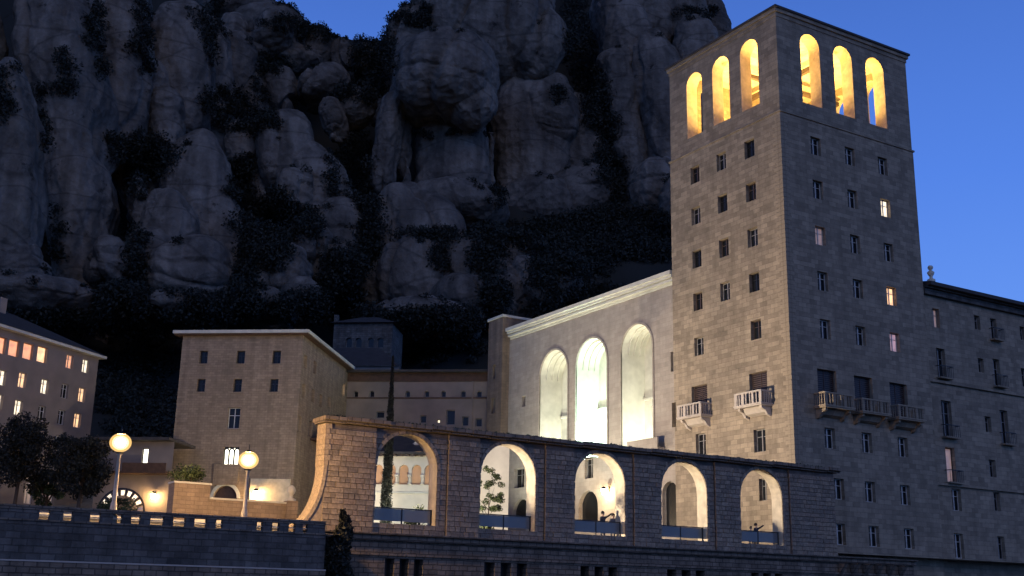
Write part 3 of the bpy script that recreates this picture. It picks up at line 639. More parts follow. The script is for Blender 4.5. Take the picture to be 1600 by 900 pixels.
# inner porch: vaulted recess walls of paler stone, door wall behind, archivolts
for h in ah:
    b0, b1, c0, c1 = h[:4]; m = MB(); r = (b1-b0)/2
    prof = [(b0, c0)] + arcpts(b0, b1, c1, 20) + [(b1, c0)]
    e = .03
    prof = [((x-(b0+b1)/2)*(1-e/r)+(b0+b1)/2, z-(e if i not in (0, len(prof)-1) else -.02)) for i, (x, z) in enumerate(prof)]
    for (x, z), (x2, z2) in zip(prof, prof[1:]+prof[:1]): m.quad((.06, x, z), (.06, x2, z2), (PD, x2, z2), (PD, x, z))
    part('porch_lining', m, MT['trim'], fac)
    for dx in (.7, 1.35, 2.0):       # transverse ribs of the vault
        m = MB(); k = len(prof)
        for i in range(1, k-2):
            (x, z), (x2, z2) = prof[i], prof[i+1]; cx_ = (b0+b1)/2; zs = prof[1][1]
            sc = lambda X, Z: ((X-cx_)*.94+cx_, (Z-zs)*.94+zs)
            A1, A2 = sc(x, z), sc(x2, z2)
            m.quad((dx, x, z), (dx, x2, z2), (dx, *A2), (dx, *A1)); m.quad((dx+.12, x, z), (dx+.12, x2, z2), (dx+.12, *A2), (dx+.12, *A1)); m.quad((dx, *A1), (dx, *A2), (dx+.12, *A2), (dx+.12, *A1))
        part('vault_rib', m, MT['trim'], fac)
    m = MB(); dw = [(b0+r*.42, b1-r*.42, c0, c0+4.3, False, .3)]
    wall(m, (PD-.02, 0, 0), EY, EX, b0, b1, c0-.1, c1, .3, dw); part('inner_wall', m, MT['trim'], fac)
    m = MB(); m.box((PD+.25, dw[0][0], c0), (PD+.33, (b0+b1)/2-.02, c0+4.3)); part('door', m, MT['wood'], fac)
    m = MB(); m.box((PD+.25, (b0+b1)/2+.02, c0), (PD+.33, dw[0][1], c0+4.3)); part('door', m, MT['wood'], fac)
    m = MB(); m.box((PD-.25, b0+.05, c0+4.9), (PD-.03, b1-.05, c0+5.1)); part('transom', m, MT['trim'], fac)
    # raised archivolt round the opening
    m = MB(); o1 = arcpts(b0, b1, c1, 22); o2 = arcpts(b0-.18, b1+.18, c1+.18, 22)
    o1 = [(b0, c0)]+o1+[(b1, c0)]; o2 = [(b0-.18, c0)]+o2+[(b1+.18, c0)]
    for i in range(len(o1)-1):
        m.quad((-.09, *o1[i]), (-.09, *o1[i+1]), (-.09, *o2[i+1]), (-.09, *o2[i])); m.quad((-.09, *o2[i]), (-.09, *o2[i+1]), (0, *o2[i+1]), (0, *o2[i])); m.quad((-.09, *o1[i]), (-.09, *o1[i+1]), (.1, *o1[i+1]), (.1, *o1[i]))
    part('archivolt', m, MT['facade'], fac)
m = MB(); m.box((-.12, 0.01, 26.2), (1.0, y1f-.3, 26.42)); m.box((-.42, 0.01, 26.42), (1.0, y1f-.3, 26.6)); part('cornice', m, MT['trim'], fac)
m = MB(); m.box((-.55, 0.01, 26.72), (1.0, y1f-.3, 26.95)); m.box((-.72, 0.01, 26.95), (1.2, y1f-.3, 27.3)); m.box((-.3, .01, 26.6), (1.0, y1f-.3, 26.72)); part('gutter', m, MT['trim'], fac)
m = MB(); m.quad((1.2, 0, 27.25), (1.2, y1f, 27.25), (14, y1f, 30), (14, 0, 30)); m.box((3, y1f-.4, 3), (14, y1f, 27.2)); part('roof', m, MT['roof'], fac)
# small terrace box with lamp at the foot of the nearest porch arch
a, z = FF.L(1006, 684, -.8); m = MB(); m.box((-.9, a-1.9, 12.3), (0-.01, a+2.2, 12.55)); m.box((-.9, a-1.9, 12.55), (-.78, a+2.2, 13.25)); m.box((-.9, a-1.9, 13.25), (-.74, a+2.2, 13.35))
part('parapet', m, MT['facade'], fac)
# end pier
pier = thing('stair_turret', 'narrow square stair turret rising at the far end of the church front', 'tower', (-.35, 40.52, 0))
m = MB(); PH = 28.6
ph = []
for (px, py, w, h) in ((772, 581, .6, 1.5), (770, 634, .7, 1.6)):
    d = Frame((-.35, 40.52), 0).L(px, py); ph.append((d[0]-w/2, d[0]+w/2, d[1]-h/2, d[1]+h/2, False, .3))
wall(m, (0,0,0), EY, EX, 0, 2.9, 3, PH, .3, ph); wall(m, (0,0,0), EX, EY, 0, 4, 3, PH, .3, [])
m.box((.01, .01, PH-.3), (4, 2.89, PH-.01)); m.quad((0,2.9,3),(4,2.9,3),(4,2.9,PH),(0,2.9,PH))
part('wall', m, MT['brownstone'], pier)
for h in ph: window(pier, (0,0,0), EY, EX, h, 'glass', 'plain')
m = MB(); m.box((-.12, -.12, PH), (4.2, 3.05, PH+.25)); part('coping', m, MT['trim'], pier)

# ================================================================ ARCADE WALL
AY = -1.5; AX0, AX1 = -36.3, 2.0; AZ0, AZ1 = 3.72, 9.15
arc = thing('arcade_wall', 'long stone arcade wall with five round arches in front of the plaza', 'wall', (AX0, AY, 3.4))
OFF = Vector((-AX0, 0, 0))
cx5 = [-31.32, -24.72, -18.12, -11.48, -4.83]; AR = 1.88; ZCR = 8.98; ZSP = ZCR-AR
ao = [(c-AR, c+AR, 3.95, ZCR, True) for c in cx5]
m = MB()
lo = lambda h: (h[0]-AX0, h[1]-AX0, h[2]-3.4, h[3]-3.4, True)
wall(m, (0,0,0), EX, EY, 0, AX1-AX0, 0, AZ1-3.4, .95, [lo(h) for h in ao], back=True, ends=True, mrev=1)
part('wall_core', m, [MT['arc'], MT['reveal']], arc)
# projecting piers between the arch bays
pe = [AX0] + [x for c in cx5 for x in (c-AR-.12, c+AR+.62)] + [AX1]
piers = [(pe[i], pe[i+1]) for i in range(0, len(pe), 2)]
PO = .17
for (a, b) in piers:
    m = MB(); m.box((a-AX0+.03, -PO+.03, 0), (b-AX0-.03, -.001, AZ1-3.4-.02)); part('pier', m, MT['arc'], arc)
# ashlar facing: individual blocks
stone_tints = []
for i, c in enumerate(((.34,.25,.17),(.30,.225,.16),(.26,.20,.145),(.36,.27,.19),(.23,.175,.13),(.31,.22,.155))): stone_tints.append(plain("ashlar_block", (c[0]*.8, c[1]*.86, c[2]*.92), .92, var=.32, scale=5+i, bump=.5))
smesh = {}
def stone_mesh(w, h, tint):
    key = (round(w*20)/20, round(h, 2), tint)
    if key not in smesh:
        w = key[0]; d = .05; b = MB(); c = .014
        b.quad((c, -d, c), (w-c, -d, c), (w-c, -d, h-c), (c, -d, h-c))
        for p, q_, r_, s_ in (((0,0,0),(w,0,0),(w-c,-d,c),(c,-d,c)), ((w,0,0),(w,0,h),(w-c,-d,h-c),(w-c,-d,c)), ((w,0,h),(0,0,h),(c,-d,h-c),(w-c,-d,h-c)), ((0,0,h),(0,0,0),(c,-d,c),(c,-d,h-c))): b.quad(p, q_, r_, s_)
        smesh[key] = b.mesh('stone', stone_tints[tint])
    return smesh[key]
blocks = []
rowh = .285
nrow = int((AZ1-3.5)/rowh)
rgs = random.Random(3)
for kz in range(nrow):
    z = 3.45 + kz*rowh
    segs = []
    for (a, b) in piers: segs.append((a, b, PO-.03, 0))
    for c in cx5:
        L0, L1 = c-AR-.12, c+AR+.62; RO = AR+.2
        zt_ = z+rowh*.5
        if zt_ < 3.9: segs.append((L0, L1, 0, 0))
        elif zt_ < ZSP: segs += [(L0, c-RO, 0, 1), (c+RO, L1, 0, 1)]
        else:
            dzz = z+rowh-ZSP
            if dzz < RO:
                hwid = sqrt(max(0, RO*RO-(zt_-ZSP)**2)); segs += [(L0, c-hwid, 0, 1), (c+hwid, L1, 0, 1)]
            else: segs.append((L0, L1, 0, 0))
    for (a, b, off, _) in segs:
        if b-a < .09: continue
        x = a + .01; first = True
        while x < b-.05:
            w = rgs.choice((.3, .38, .45, .52, .6, .7, .85)); 
            if first: w = rgs.choice((.2, .3, .4, .5))
            first = False
            if b-x-w < .18: w = b-x-.01
            if w <= 0.04: break
            wr = round((w-.012)*20)/20
            if wr > .04: blocks.append((x, z, wr, off, rgs.randrange(6), rgs.uniform(0, .018)))
            x += w
# nearest, best lit blocks as parts, the rest joined
blocks.sort(key=lambda b_: (Vector((b_[0], AY, b_[1]))-CAM).length if b_[2] > .25 else 999)
for bl_ in blocks[:295]:
    x, z, w, off, t, j = bl_; link('stone', stone_mesh(w, rowh-.012, t), arc, (x-AX0, -off+.022-j-.02, z-3.4))
m = MB()
for x, z, w, off, t, j in blocks[295:]:
    d = .05; c = .014; h = rowh-.012; X = x-AX0; Y = -off-j+.002; Z = z-3.4
    q = [(X, Y, Z), (X+w, Y, Z), (X+w, Y, Z+h), (X, Y, Z+h)]; p = [(X+c, Y-d, Z+c), (X+w-c, Y-d, Z+c), (X+w-c, Y-d, Z+h-c), (X+c, Y-d, Z+h-c)]
    m.quad(*p, m=t)
    for i in range(4): m.quad(q[i], q[(i+1) % 4], p[(i+1) % 4], p[i], m=t)
o = part('stone_facing', m, stone_tints, arc); o['kind'] = 'stuff'
# voussoirs and jamb stones of each arch
NV = 15
vm = []
for tn in range(3):
    b = MB(); da = pi/NV*.93; pts = []
    for k in range(4): pts.append((AR*cos(da*k/3), AR*sin(da*k/3)))
    for k in range(3, -1, -1): pts.append(((AR+.2)*cos(da*k/3), (AR+.2)*sin(da*k/3)))
    b.prism([(x, 0, z) for x, z in pts], (0, -.075-.012*tn, 0)); vm.append(b.mesh('voussoir', stone_tints[tn+1]))
for c in cx5:
    for k in range(NV):
        o = link('voussoir', vm[k % 3], arc, (c-AX0, -.002, ZSP-3.4)); o.rotation_euler = (0, -pi/NV*k, 0)
jm = []
for tn in range(2):
    b = MB(); b.box((0, -.07-.01*tn, 0), (.2 if tn else .18, -.001, .36)); jm.append(b.mesh('jamb_stone', stone_tints[tn]))
for c in cx5:
    for k in range(8):
        z = 3.97+k*.39
        link('jamb_stone', jm[k % 2], arc, (c-AR-.2-AX0-.0, 0, z-3.4)); link('jamb_stone', jm[k % 2], arc, (c+AR-AX0, 0, z-3.4))
# coping slabs
x = AX0-.3; k = 0
cm = []
for tn in range(3):
    b = MB(); b.box((0, -.62-.03*tn, 0), (1.27, 1.2, .2)); b.box((.02, -.46, -.12), (1.25, .98, -.002)); cm.append(b.mesh('coping_slab', MT['low']))
MT['cop'] = None
while x < AX1-.2:
    link('coping_slab', cm[k % 3], arc, (x-AX0, 0, AZ1-3.4+.13+.012*((k*7) % 4))); x += 1.3; k += 1
# grass tufts on the coping
m = MB()
for k in range(300):
    leaves(m, (random.uniform(0, AX1-AX0), random.uniform(-.4, .6), AZ1-3.4+.36), (.22, .15, .09), 7, .09)
o = part('coping_weeds', m, MT['leaf'], arc); o['kind'] = 'stuff'
# glass parapets in the arches
for c in cx5:
    for k in range(2):
        m = MB(); m.box((-.0, 0, 0), (AR-.05, .03, .66)); part('glass_panel', m, MT['cglass'], arc, loc=(c-AR+.03+k*AR-AX0, .42, 4.17-3.4))
    m = MB(); m.box((-AR+.01, .38, 0), (AR-.01, .47, .06)); part('handrail', m, MT['iron'], arc, loc=(c-AX0, 0, 4.84-3.4))
    for k in (-1, 0, 1):
        m = MB(); m.box((-.03, .39, 0), (.03, .46, .88)); part('rail_post', m, MT['iron'], arc, loc=(c+k*(AR-.06)-AX0, 0, 3.96-3.4))
# ledge, lower masonry and flared left end
m = MB(); m.box((-1.7, -.75, -.35), (AX1-AX0+7.3, .9, -.06)); m.box((-1.7, -.95, -.06), (AX1-AX0+7.3, .9, .04)); part('ledge', m, MT['low'], arc)
# swept buttress at the left end: quarter curve
pts = [(0, 0)] + [(-2.15+2.15*sin(t), 0+ 3.6*(1-cos(t))) for t in [pi/2*i/12 for i in range(13)]][1:]
poly = [(-1.9, 0)] + [(-1.95*(1-sin(pi/2*i/12)), 3.4*(1-cos(pi/2*i/12))) for i in range(13)] + [(0, 3.4), (0, 0)]
m = MB(); m.prism([(x_, -PO+.01, z_+.04) for x_, z_ in poly[:-2]]+[(0.02, -PO+.01, .04)], (0, 1.1, 0)); part('curved_buttress', m, stone_tints[0], arc)
m = MB(); NC = 24; ca = []; cb_ = []
for i in range(NC+1):
    t = pi/2*i/NC; X_, Z_ = -1.95*(1-sin(t)), 3.4*(1-cos(t))+.04; tx, tzz = 1.95*cos(t), 3.4*sin(t); l_ = hypot(tx, tzz)+1e-6
    ca.append((X_+.12*tzz/l_, Z_-.12*tx/l_)); cb_.append((X_-.08*tzz/l_, Z_+.08*tx/l_))
for i in range(NC):
    f0, f1 = -PO-.06, .9
    m.quad((ca[i][0], f0, ca[i][1]), (ca[i+1][0], f0, ca[i+1][1]), (cb_[i+1][0], f0, cb_[i+1][1]), (cb_[i][0], f0, cb_[i][1]))
    m.quad((cb_[i][0], f0, cb_[i][1]), (cb_[i+1][0], f0, cb_[i+1][1]), (cb_[i+1][0], f1, cb_[i+1][1]), (cb_[i][0], f1, cb_[i][1]))
    m.quad((ca[i][0], f0, ca[i][1]), (ca[i+1][0], f0, ca[i+1][1]), (ca[i+1][0], -PO, ca[i+1][1]), (ca[i][0], -PO, ca[i][1]))
part('curved_coping', m, stone_tints[3], arc)
qm = MB(); qm.box((-.09, -PO-.05, 0), (.28, .97, .27)); qn = qm.mesh('end_quoin', stone_tints[3]); qm = MB(); qm.box((-.09, -PO-.05, 0), (.16, .97, .27)); qo = qm.mesh('end_quoin', stone_tints[0])
for k in range(8): link('end_quoin', qn if k % 2 else qo, arc, (0, 0, 3.45+k*.285))

# lower substructure wall with grouped openings
BY = -2.05
base = thing('substructure_wall', 'dark rubble base wall with groups of small square openings under the arcade', 'wall', (-36.6, BY, -1.6))
m = MB(); bh = []
for g_ in ((597, 665), (752, 828), (903, 968), (1038, 1105), (1170, 1225)):
    xa = on_axis(1, BY, g_[0], 885).x+36.6; xb = on_axis(1, BY, g_[1], 885).x+36.6; w = (xb-xa)
    for k in range(3): bh.append((xa+w*k/3+.06*w, xa+w*(k+1)/3-.06*w, 1.3, 3.72, False, .6))
wall(m, (0,0,0), EX, EY, 0, 45.8, 0, 4.68, .6, bh)
m.quad((45.8,0,0),(45.8,1.9,0),(45.8,1.9,4.68),(45.8,0,4.68)); m.quad((0,0,0),(0,1,0),(0,1,4.68),(0,0,4.68))
part('wall', m, MT['low'], base)
for h in bh: window(base, (0,0,0), EX, EY, h, 'glass', 'plain', 'iron', .5)
m = MB(); m.box((0, -.12, 3.86), (45.8, -.002, 3.98)); part('string_course', m, MT['low'], base)
m = MB(); m.prism([(-.1, -.75, 4.6), (-.1, .02, 4.6), (-.1, .02, 3.7)], (.3, 0, 0)); bk = m.mesh('bracket', MT['low'])
for k in range(6): link('bracket', bk, base, (38.2+k*1.2, 0, 0))

# ================================================================ ROAD RETAINING WALL AND PARAPET
RY = -4.6; RX = on_axis(1, RY, 508, 850).x; RZT = on_axis(1, RY, 300, 826).z   # the road edge stands in front of the arcade
rw = thing('retaining_wall', 'long dark weathered stone wall below the road on the left', 'wall', (RX, RY, -1.6))
m = MB(); m.box((-100, 0, 0), (0, .6, RZT+1.6)); m.box((-.6, .6, 0), (-.01, 2.5, RZT+1.6)); part('wall', m, MT['lowdark'], rw)
m = MB(); lz = on_axis(1, RY-.3, 250, 882).z+1.6; m.box((-100, -.3, lz-.05), (0, -.001, lz+.02)); part('lower_ledge', m, MT['balc'], rw)
m = MB(); m.box((-100, -.25, 0), (0, -.002, lz-.06)); part('footing', m, MT['low'], rw)
m = MB(); m.box((-100, -.08, RZT+1.6), (0, .68, RZT+1.68)); part('coping', m, MT['low'], rw)
par = thing('road_parapet', 'low stone parapet with open railed bays along the road edge', 'parapet', (RX, RY+.1, RZT+.08))
gaps = []
for (a, b) in ((60, 76), (98, 112), (140, 156), (176, 190), (205, 219), (235, 256), (271, 290), (304, 323), (338, 348), (402, 411), (426, 437), (452, 462), (474, 481), (503, 515)):
    gaps.append((on_axis(1, RY+.1, a, 815).x-RX, on_axis(1, RY+.1, b, 820).x-RX))
gaps = [gg for gg in gaps if gg[1] < 0]
prev = -100.0
for (a, b) in gaps + [(-.0, .0)]:
    m = MB(); m.box((prev, 0, 0), (a, .3, .42)); part('parapet_block', m, MT['lowdark'], par); prev = b
for (a, b) in gaps:
    for z in (.18,):
        m = MB(); m.box((a, .1, z), (b, .16, z+.05)); part('rail', m, MT['pole'], par)
m = MB(); m.box((-100, -.06, .42), (0, .36, .6)); part('coping', m, MT['low'], par)
# pavement kerb behind the road
m = MB(); m.box((-60, 4.6, 3.75), (-35, 5.6, 3.98)); struct(part('kerb', m, MT['trim']))

# ================================================================ STREET LAMPS
def street_lamp(loc, h, label):
    t = thing('street_lamp', label, 'street lamp', loc, 0, 'street lamps along the road')
    m = MB(); m.lathe((0,0,0), [(.0, 0), (.24, 0), (.24, .35), (.17, .42), (.15, .9), (.11, 1.0), (.075, h-.5), (.12, h-.45), (.12, h-.4), (.0, h-.395)], 12); part('pole', m, MT['pole'], t, True)
    m = MB(); m.lathe((0,0,0), [(.13, h-.42), (.2, h-.38), (.2, h-.35), (.0, h-.34)], 12); part('collar', m, MT['iron'], t)
    m = MB(); prof = [(max(.001, .50*sin(pi*i/14)), h+.1-.44*cos(pi*i/14)) for i in range(15)]; m.lathe((0,0,0), prof, 24); gb = part('lamp_globe', m, MT['globe'], t, True)  # the globe's own glow imitates the outer, warmer part of the halo
    m = MB(); m.lathe((0,0,0), [(r_*.74, (z_-h-.1)*.74+h+.1) for r_, z_ in prof], 20); part('halo_shell', m, MT['halo_in'], gb, True)  # added shell, its emission imitates the inner part of the halo
    m = MB(); m.lathe((0,0,0), [(r_*.46, (z_-h-.1)*.46+h+.1) for r_, z_ in prof], 16); part('bulb', m, MT['lamp'], gb, True)
    m = MB(); m.lathe((0,0,0), [(.2, h+.5), (.1, h+.58), (.03, h+.62), (.02, h+.85), (.0, h+.9)], 10); part('finial', m, MT['iron'], t)
p = on_axis(1, -4.0, 188, 695); street_lamp((p.x, -4.0, 3.12), p.z-3.12, 'taller street lamp with glowing globe, left of the two by the road')
p = on_axis(1, -4.0, 388, 722); street_lamp((p.x, -4.0, 3.12), p.z-3.12, 'street lamp with glowing globe in front of the square stone house')

# ================================================================ STONE HOUSE (left)
K = at_dist(110, 474, 520); LBF = Frame((K.x, K.y), 52.17); ZL = 24.2
lb = bthing('stone_house', 'square warm-lit stone house with flat overhanging eaves beside the road lamps', 'house', LBF)
lh, lk = [], []
def la(px, py, w, h, pane='glass', kind='casement', fm='frame', arch=False):
    a, z = LBF.L(px, py); lh.append((a-w/2, a+w/2, z-h/2, z+h/2, arch, .35)); lk.append((pane, kind, fm))
for q in ((318, 558), (376, 558), (432, 558), (314, 602), (371, 602), (428, 602)): la(*q, .82, 1.25, kind='sill', fm='iron')
la(365, 653, 1.2, 2.0, kind='sill', fm='framel')
la(360.5, 716, 1.5, 2.1, 'lit_hot', 'plain', 'iron')
la(352, 775, 2.3, 1.9, 'shutter', 'plain', 'shutter', True)
sh_, sk = [], []
for (px, py, w, h) in ((477, 565, 1.0, 1.3), (492, 574, 1.0, 1.3), (474, 611, 1.0, 1.3), (489, 618, 1.0, 1.3), (501, 626, 1.0, 1.3), (514, 629, 1.0, 1.2), (468, 662, 1.1, 1.5), (485, 670, 1.1, 1.5), (496, 671, 1.1, 1.5), (537, 609, .9, 1.2)):
    a, z = LBF.R(px, py); sh_.append((a-w/2, a+w/2, z-h/2, z+h/2, False, .35)); sk.append('lit_w' if px == 537 else 'glass')
LS = 17.5; LW = 11.95
m = MB(); wall(m, (0,0,0), EY, EX, 0, LW, 3, ZL, .35, lh); wall(m, (0,0,0), EX, EY, 0, LS, 3, ZL, .35, sh_)
m.quad((LS,0,3),(LS,LW,3),(LS,LW,ZL),(LS,0,ZL)); m.quad((0,LW,3),(LS,LW,3),(LS,LW,ZL),(0,LW,ZL)); part('wall', m, MT['lb'], lb)
for h, k in zip(lh, lk): window(lb, (0,0,0), EY, EX, h, *k)
for h, k in zip(sh_, sk): window(lb, (0,0,0), EX, EY, h, k, 'plain')
m = MB(); m.box((-.65, -.65, ZL), (LS, LW+.65, ZL+.12)); part('soffit', m, MT['rust'], lb)
m = MB(); m.box((-.75, -.75, ZL+.12), (LS+.02, LW+.75, ZL+.42)); part('eaves', m, MT['trim'], lb)
m = MB(); cs = [(-.7, -.7, ZL+.424), (LS, -.7, ZL+.424), (LS, LW+.7, ZL+.424), (-.7, LW+.7, ZL+.424)]; r1, r2 = (5, LW/2, ZL+1.5), (LS-2, LW/2, ZL+1.5)
m.quad(cs[0], cs[1], r2, r1); m.quad(cs[1], cs[2], r2); m.quad(cs[2], cs[3], r1, r2); m.quad(cs[3], cs[0], r1); part('roof', m, MT['roof'], lb)
# window surrounds on the front: lintel and sill of dressed stone
for h in lh[:7]:
    m = MB(); m.box((-.07, h[0]-.15, h[2]-.16), (.0, h[1]+.15, h[2]-.01)); part('sill', m, MT['lb'], lb)
# three-light gothic tracery over the lit window
h = lh[7]; a0_, a1_, z0_, z1_ = h[:4]; m = MB(); w3 = (a1_-a0_)/3
for k in range(3):
    c = a0_+w3*(k+.5); 
    pts = arcpts(c-w3*.38, c+w3*.38, z1_-.18, 8, .3)
    for (x1, y1), (x2, y2) in zip(pts, pts[1:]): m.prism([(.12, x1, y1), (.12, x2, y2), (.12, x2, z1_-.01), (.12, x1, z1_-.01)], (.09, 0, 0))
for k in range(4):
    x = a0_+w3*k; m.box((.12, x-w3*.13, z0_), (.21, x+w3*.13, z1_-.2))
m.prism([(.12, a0_+w3*1.2, z0_), (.12, a0_+w3*1.8, z0_), (.12, a0_+w3*1.5, z0_+.8)], (.09, 0, 0))
part('tracery', m, MT['iron'], lb)
# portal surround and lit plinth
h = lh[8]; m = MB(); o1 = arcpts(h[0], h[1], h[3], 14); o2 = arcpts(h[0]-.3, h[1]+.3, h[3]+.3, 14)
for i in range(14): m.prism([(-.12, *o1[i]), (-.12, *o1[i+1]), (-.12, *o2[i+1]), (-.12, *o2[i])], (.118, 0, 0))
part('portal_arch', m, MT['trim'], lb)
a_, z_ = LBF.L(352, 742, -.4); m = MB(); m.box((-.3, a_-1.2, z_-.9), (-.005, a_+1.2, z_+1.0)); part('portal_panel', m, MT['lb'], lb)
m = MB(); a_ = LBF.L(390, 770, -.3)[0]; b_ = LBF.L(452, 770, -.3)[0]; m.box((-.3, b_, 3), (-.004, a_, LBF.L(420, 748, -.3)[1])); part('plinth', m, MT['reveal'], lb)
# covered balcony low on the side face
m = MB(); m.box((4.5, -1.1, LBF.R(490, 690)[1]), (13, -.004, LBF.R(490, 690)[1]+.2)); m.box((4.5, -1.1, LBF.R(490, 690)[1]+.2), (13, -1.0, LBF.R(490, 690)[1]+1.1)); part('balcony', m, MT['rust'], lb)

def wall_lantern(P, n, label, power_mat='lantern', s=1.0):
    t = thing('wall_lantern', label, 'lantern', P, math.atan2(n.y, n.x))
    m = MB(); m.box((-.42*s, -.03, .0), (0, .03, .06)); m.box((-.02, -.08, -.25), (.0, .08, .25)); part('bracket', m, MT['iron'], t)
    m = MB(); m.lathe((.0-.42*s, 0, -.34*s), [(.08*s, 0), (.16*s, .32*s), (.0, .33*s)], 8); part('lamp', m, MT[power_mat], t)
    m = MB(); m.lathe((-.42*s, 0, 0), [(.2*s, 0), (.1*s, .12*s), (0, .2*s)], 8); part('cap', m, MT['iron'], t)
def on_face(fr, face, px, py, off=0):
    if face == 'L': a, z = fr.L(px, py, off); return fr.O + fr.ex*off + fr.ey*a + EZ*z, fr.ex
    a, z = fr.R(px, py, off); return fr.O + fr.ey*off + fr.ex*a + EZ*z, fr.ey
P, n = on_face(LBF, 'L', 402, 768, -.3); wall_lantern(P-n*.01, n, 'glowing wall lantern on the plinth of the stone house', s=1.3)
P, n = on_face(FF, 'L', 952, 765); wall_lantern(P-n*.01, n, 'glowing wall lantern seen through the middle arch of the arcade', s=1.4)

# ================================================================ TERRACE WALLS BELOW THE STONE HOUSE
tw = thing('terrace_wall', 'orange-lit stepped stone terrace wall with ball finial behind the road', 'wall', (-42.1, 6, 3.6))
m = MB(); m.box((0, 0, 0), (2.05, 1.2, 2.5)); part('high_block', m, MT['lb'], tw)
m = MB(); m.box((2.052, .15, 0), (7.1, 1.1, 1.72)); part('low_wall', m, MT['lb'], tw)
m = MB(); m.box((-.05, -.05, 2.5), (2.1, 1.25, 2.6)); m.box((2.1, .08, 1.72), (7.2, 1.17, 1.82)); part('coping', m, MT['trim'], tw)
m = MB(); m.box((6.7, -.1, 0), (7.35, .6, 1.9)); part('gate_pier', m, MT['lb'], tw)
m = MB(); m.lathe((7.02, .25, 1.9), [(.3, 0), (.3, .12), (.12, .2), (.1, .35), (.2, .45), (.27, .62), (.2, .82), (.08, .92), (0, .95)], 12); part('ball_finial', m, MT['trim'], tw, True)
m = MB(); m.box((7.36, .1, 0), (10.2, .9, 1.05)); m.box((7.36, 0, 1.05), (10.2, 1, 1.15)); part('side_wall', m, MT['lb'], tw)
m = MB(); m.box((0.2, -2.2, 0.05), (10.0, -1.8, .42)); part('kerb_stone', m, MT['trim'], tw)
sh = thing('round_shrub', 'rounded green shrub on top of the orange-lit terrace wall', 'shrub', (-41.0, 6.7, 6.2))
m = MB()
for k in range(14): leaves(m, (random.gauss(0, .45), random.gauss(0, .3), .35+random.random()*.45), (.42, .4, .38), 90, .075)
part('foliage', m, MT['leaf2'], sh)
m = MB(); m.tube((0,0,-.02), (0,0,.4), .06, .04); part('stem', m, MT['bark'], sh)

# ================================================================ LONG PLASTERED RANGE BEHIND THE PLAZA
MP = K + LBF.ex*LS; MF = Frame((MP.x, MP.y), 52.17)
zr = MF.L(650, 578)[1]; yl = MF.L(765, 620)[0]-3.0
rg_ = bthing('cloister_range', 'long low pinkish building with tiny arched windows behind the arcade', 'building', MF)
zs = MF.L(650, 596)[1]; zst = MF.L(650, 621)[1]; mh, mk = [], []
for px in (556, 581, 610, 637, 667, 693, 724, 749):
    a, z = MF.L(px, 615); mh.append((a-.26, a+.26, zst+.05, z+.3, True, .3)); mk.append('glass')
for (px, py, w, h, pn) in ((661, 655, .7, .8, 'glass'), (685, 658, .35, .4, 'lit_w'), (704, 652, .95, 1.6, 'glass'), (727, 658, .7, 1.0, 'glass'), (748, 660, .7, .9, 'glass'), (594, 648, .9, .7, 'glass')):
    a, z = MF.L(px, py); mh.append((a-w/2, a+w/2, z-h/2, z+h/2, False, .3)); mk.append(pn)
m = MB(); wall(m, (0,0,0), EY, EX, yl, 0, 4, zs, .3, mh); part('wall', m, MT['plaster'], rg_)
for h, k in zip(mh, mk): window(rg_, (0,0,0), EY, EX, h, k, 'plain')
m = MB(); m.box((-.12, yl, zst-.12), (-.003, 0, zst)); part('string_course', m, MT['rust'], rg_)
m = MB(); m.box((-.15, yl, zs), (.6, 0, zr-.35)); part('frieze', m, MT['rust'], rg_)
m = MB(); m.box((-.8, yl, zr-.35), (.6, 0, zr-.1)); m.quad((-.8, yl, zr-.1), (-.8, 0, zr-.1), (7, 0, zr+1.2), (7, yl, zr+1.2)); part('roof', m, MT['roof'], rg_)
a = MF.L(738, 625)[0]; m = MB(); m.box((-.14, a-.07, 5), (-.02, a+.07, zs)); part('drainpipe', m, MT['plaster'], rg_)

# gallery seen through the first arch
GP = at_dist(97, 690, 760); GF = Frame((GP.x, GP.y), 52.17)
gl = bthing('arched_gallery', 'bright plastered gallery with blind orange arches seen through the leftmost arch', 'building', GF)
ga0, ga1 = GF.L(735, 750)[0], GF.L(560, 750)[0]; ztop = GF.L(630, 713)[1]; zspr = GF.L(630, 770)[1]
gh = []; pitch = abs(GF.L(630, 740)[0]-GF.L(650, 740)[0]); zA = GF.L(630, 726)[1]; zB = GF.L(630, 757)[1]
c = GF.L(630.5, 740)[0]+pitch*2
while c > ga0+1: 
    if c < ga1-1: gh.append((c-pitch*.38, c+pitch*.38, zB, zA, True, .45))
    c -= pitch
m = MB(); wall(m, (0,0,0), EY, EX, ga0, ga1, 3, ztop, .45, gh); part('wall', m, MT['white'], gl)
for h in gh:
    m = MB(); m.quad((.44, h[0], h[2]), (.44, h[1], h[2]), (.44, h[1], h[3]), (.44, h[0], h[3])); part('blind_panel', m, MT['terr'], gl)
    m = MB(); m.lathe((.15, h[0]-pitch*.12, h[2]), [(.16, 0), (.16, .1), (.09, .15), (.09, h[3]-h[2]-1.1), (.18, h[3]-h[2]-.95), (.18, h[3]-h[2]-.85)], 10)
    m.v = [(x-.32, y, z) for x, y, z in m.v]; part('half_column', m, MT['white'], gl)
m = MB(); m.box((-.16, ga0, zspr-.06), (-.002, ga1, zspr+.08)); part('string_course', m, MT['trim'], gl)
m = MB(); m.box((-.8, ga0, ztop+.12), (.4, ga1, ztop+.3)); zr2 = GF.L(630, 690)[1]
m.quad((-.8, ga0, ztop+.304), (-.8, ga1, ztop+.304), (3.2, ga1, zr2+.9), (3.2, ga0, zr2+.9)); part('roof', m, MT['roof'], gl)
kk = int((ga1-ga0)/.55)
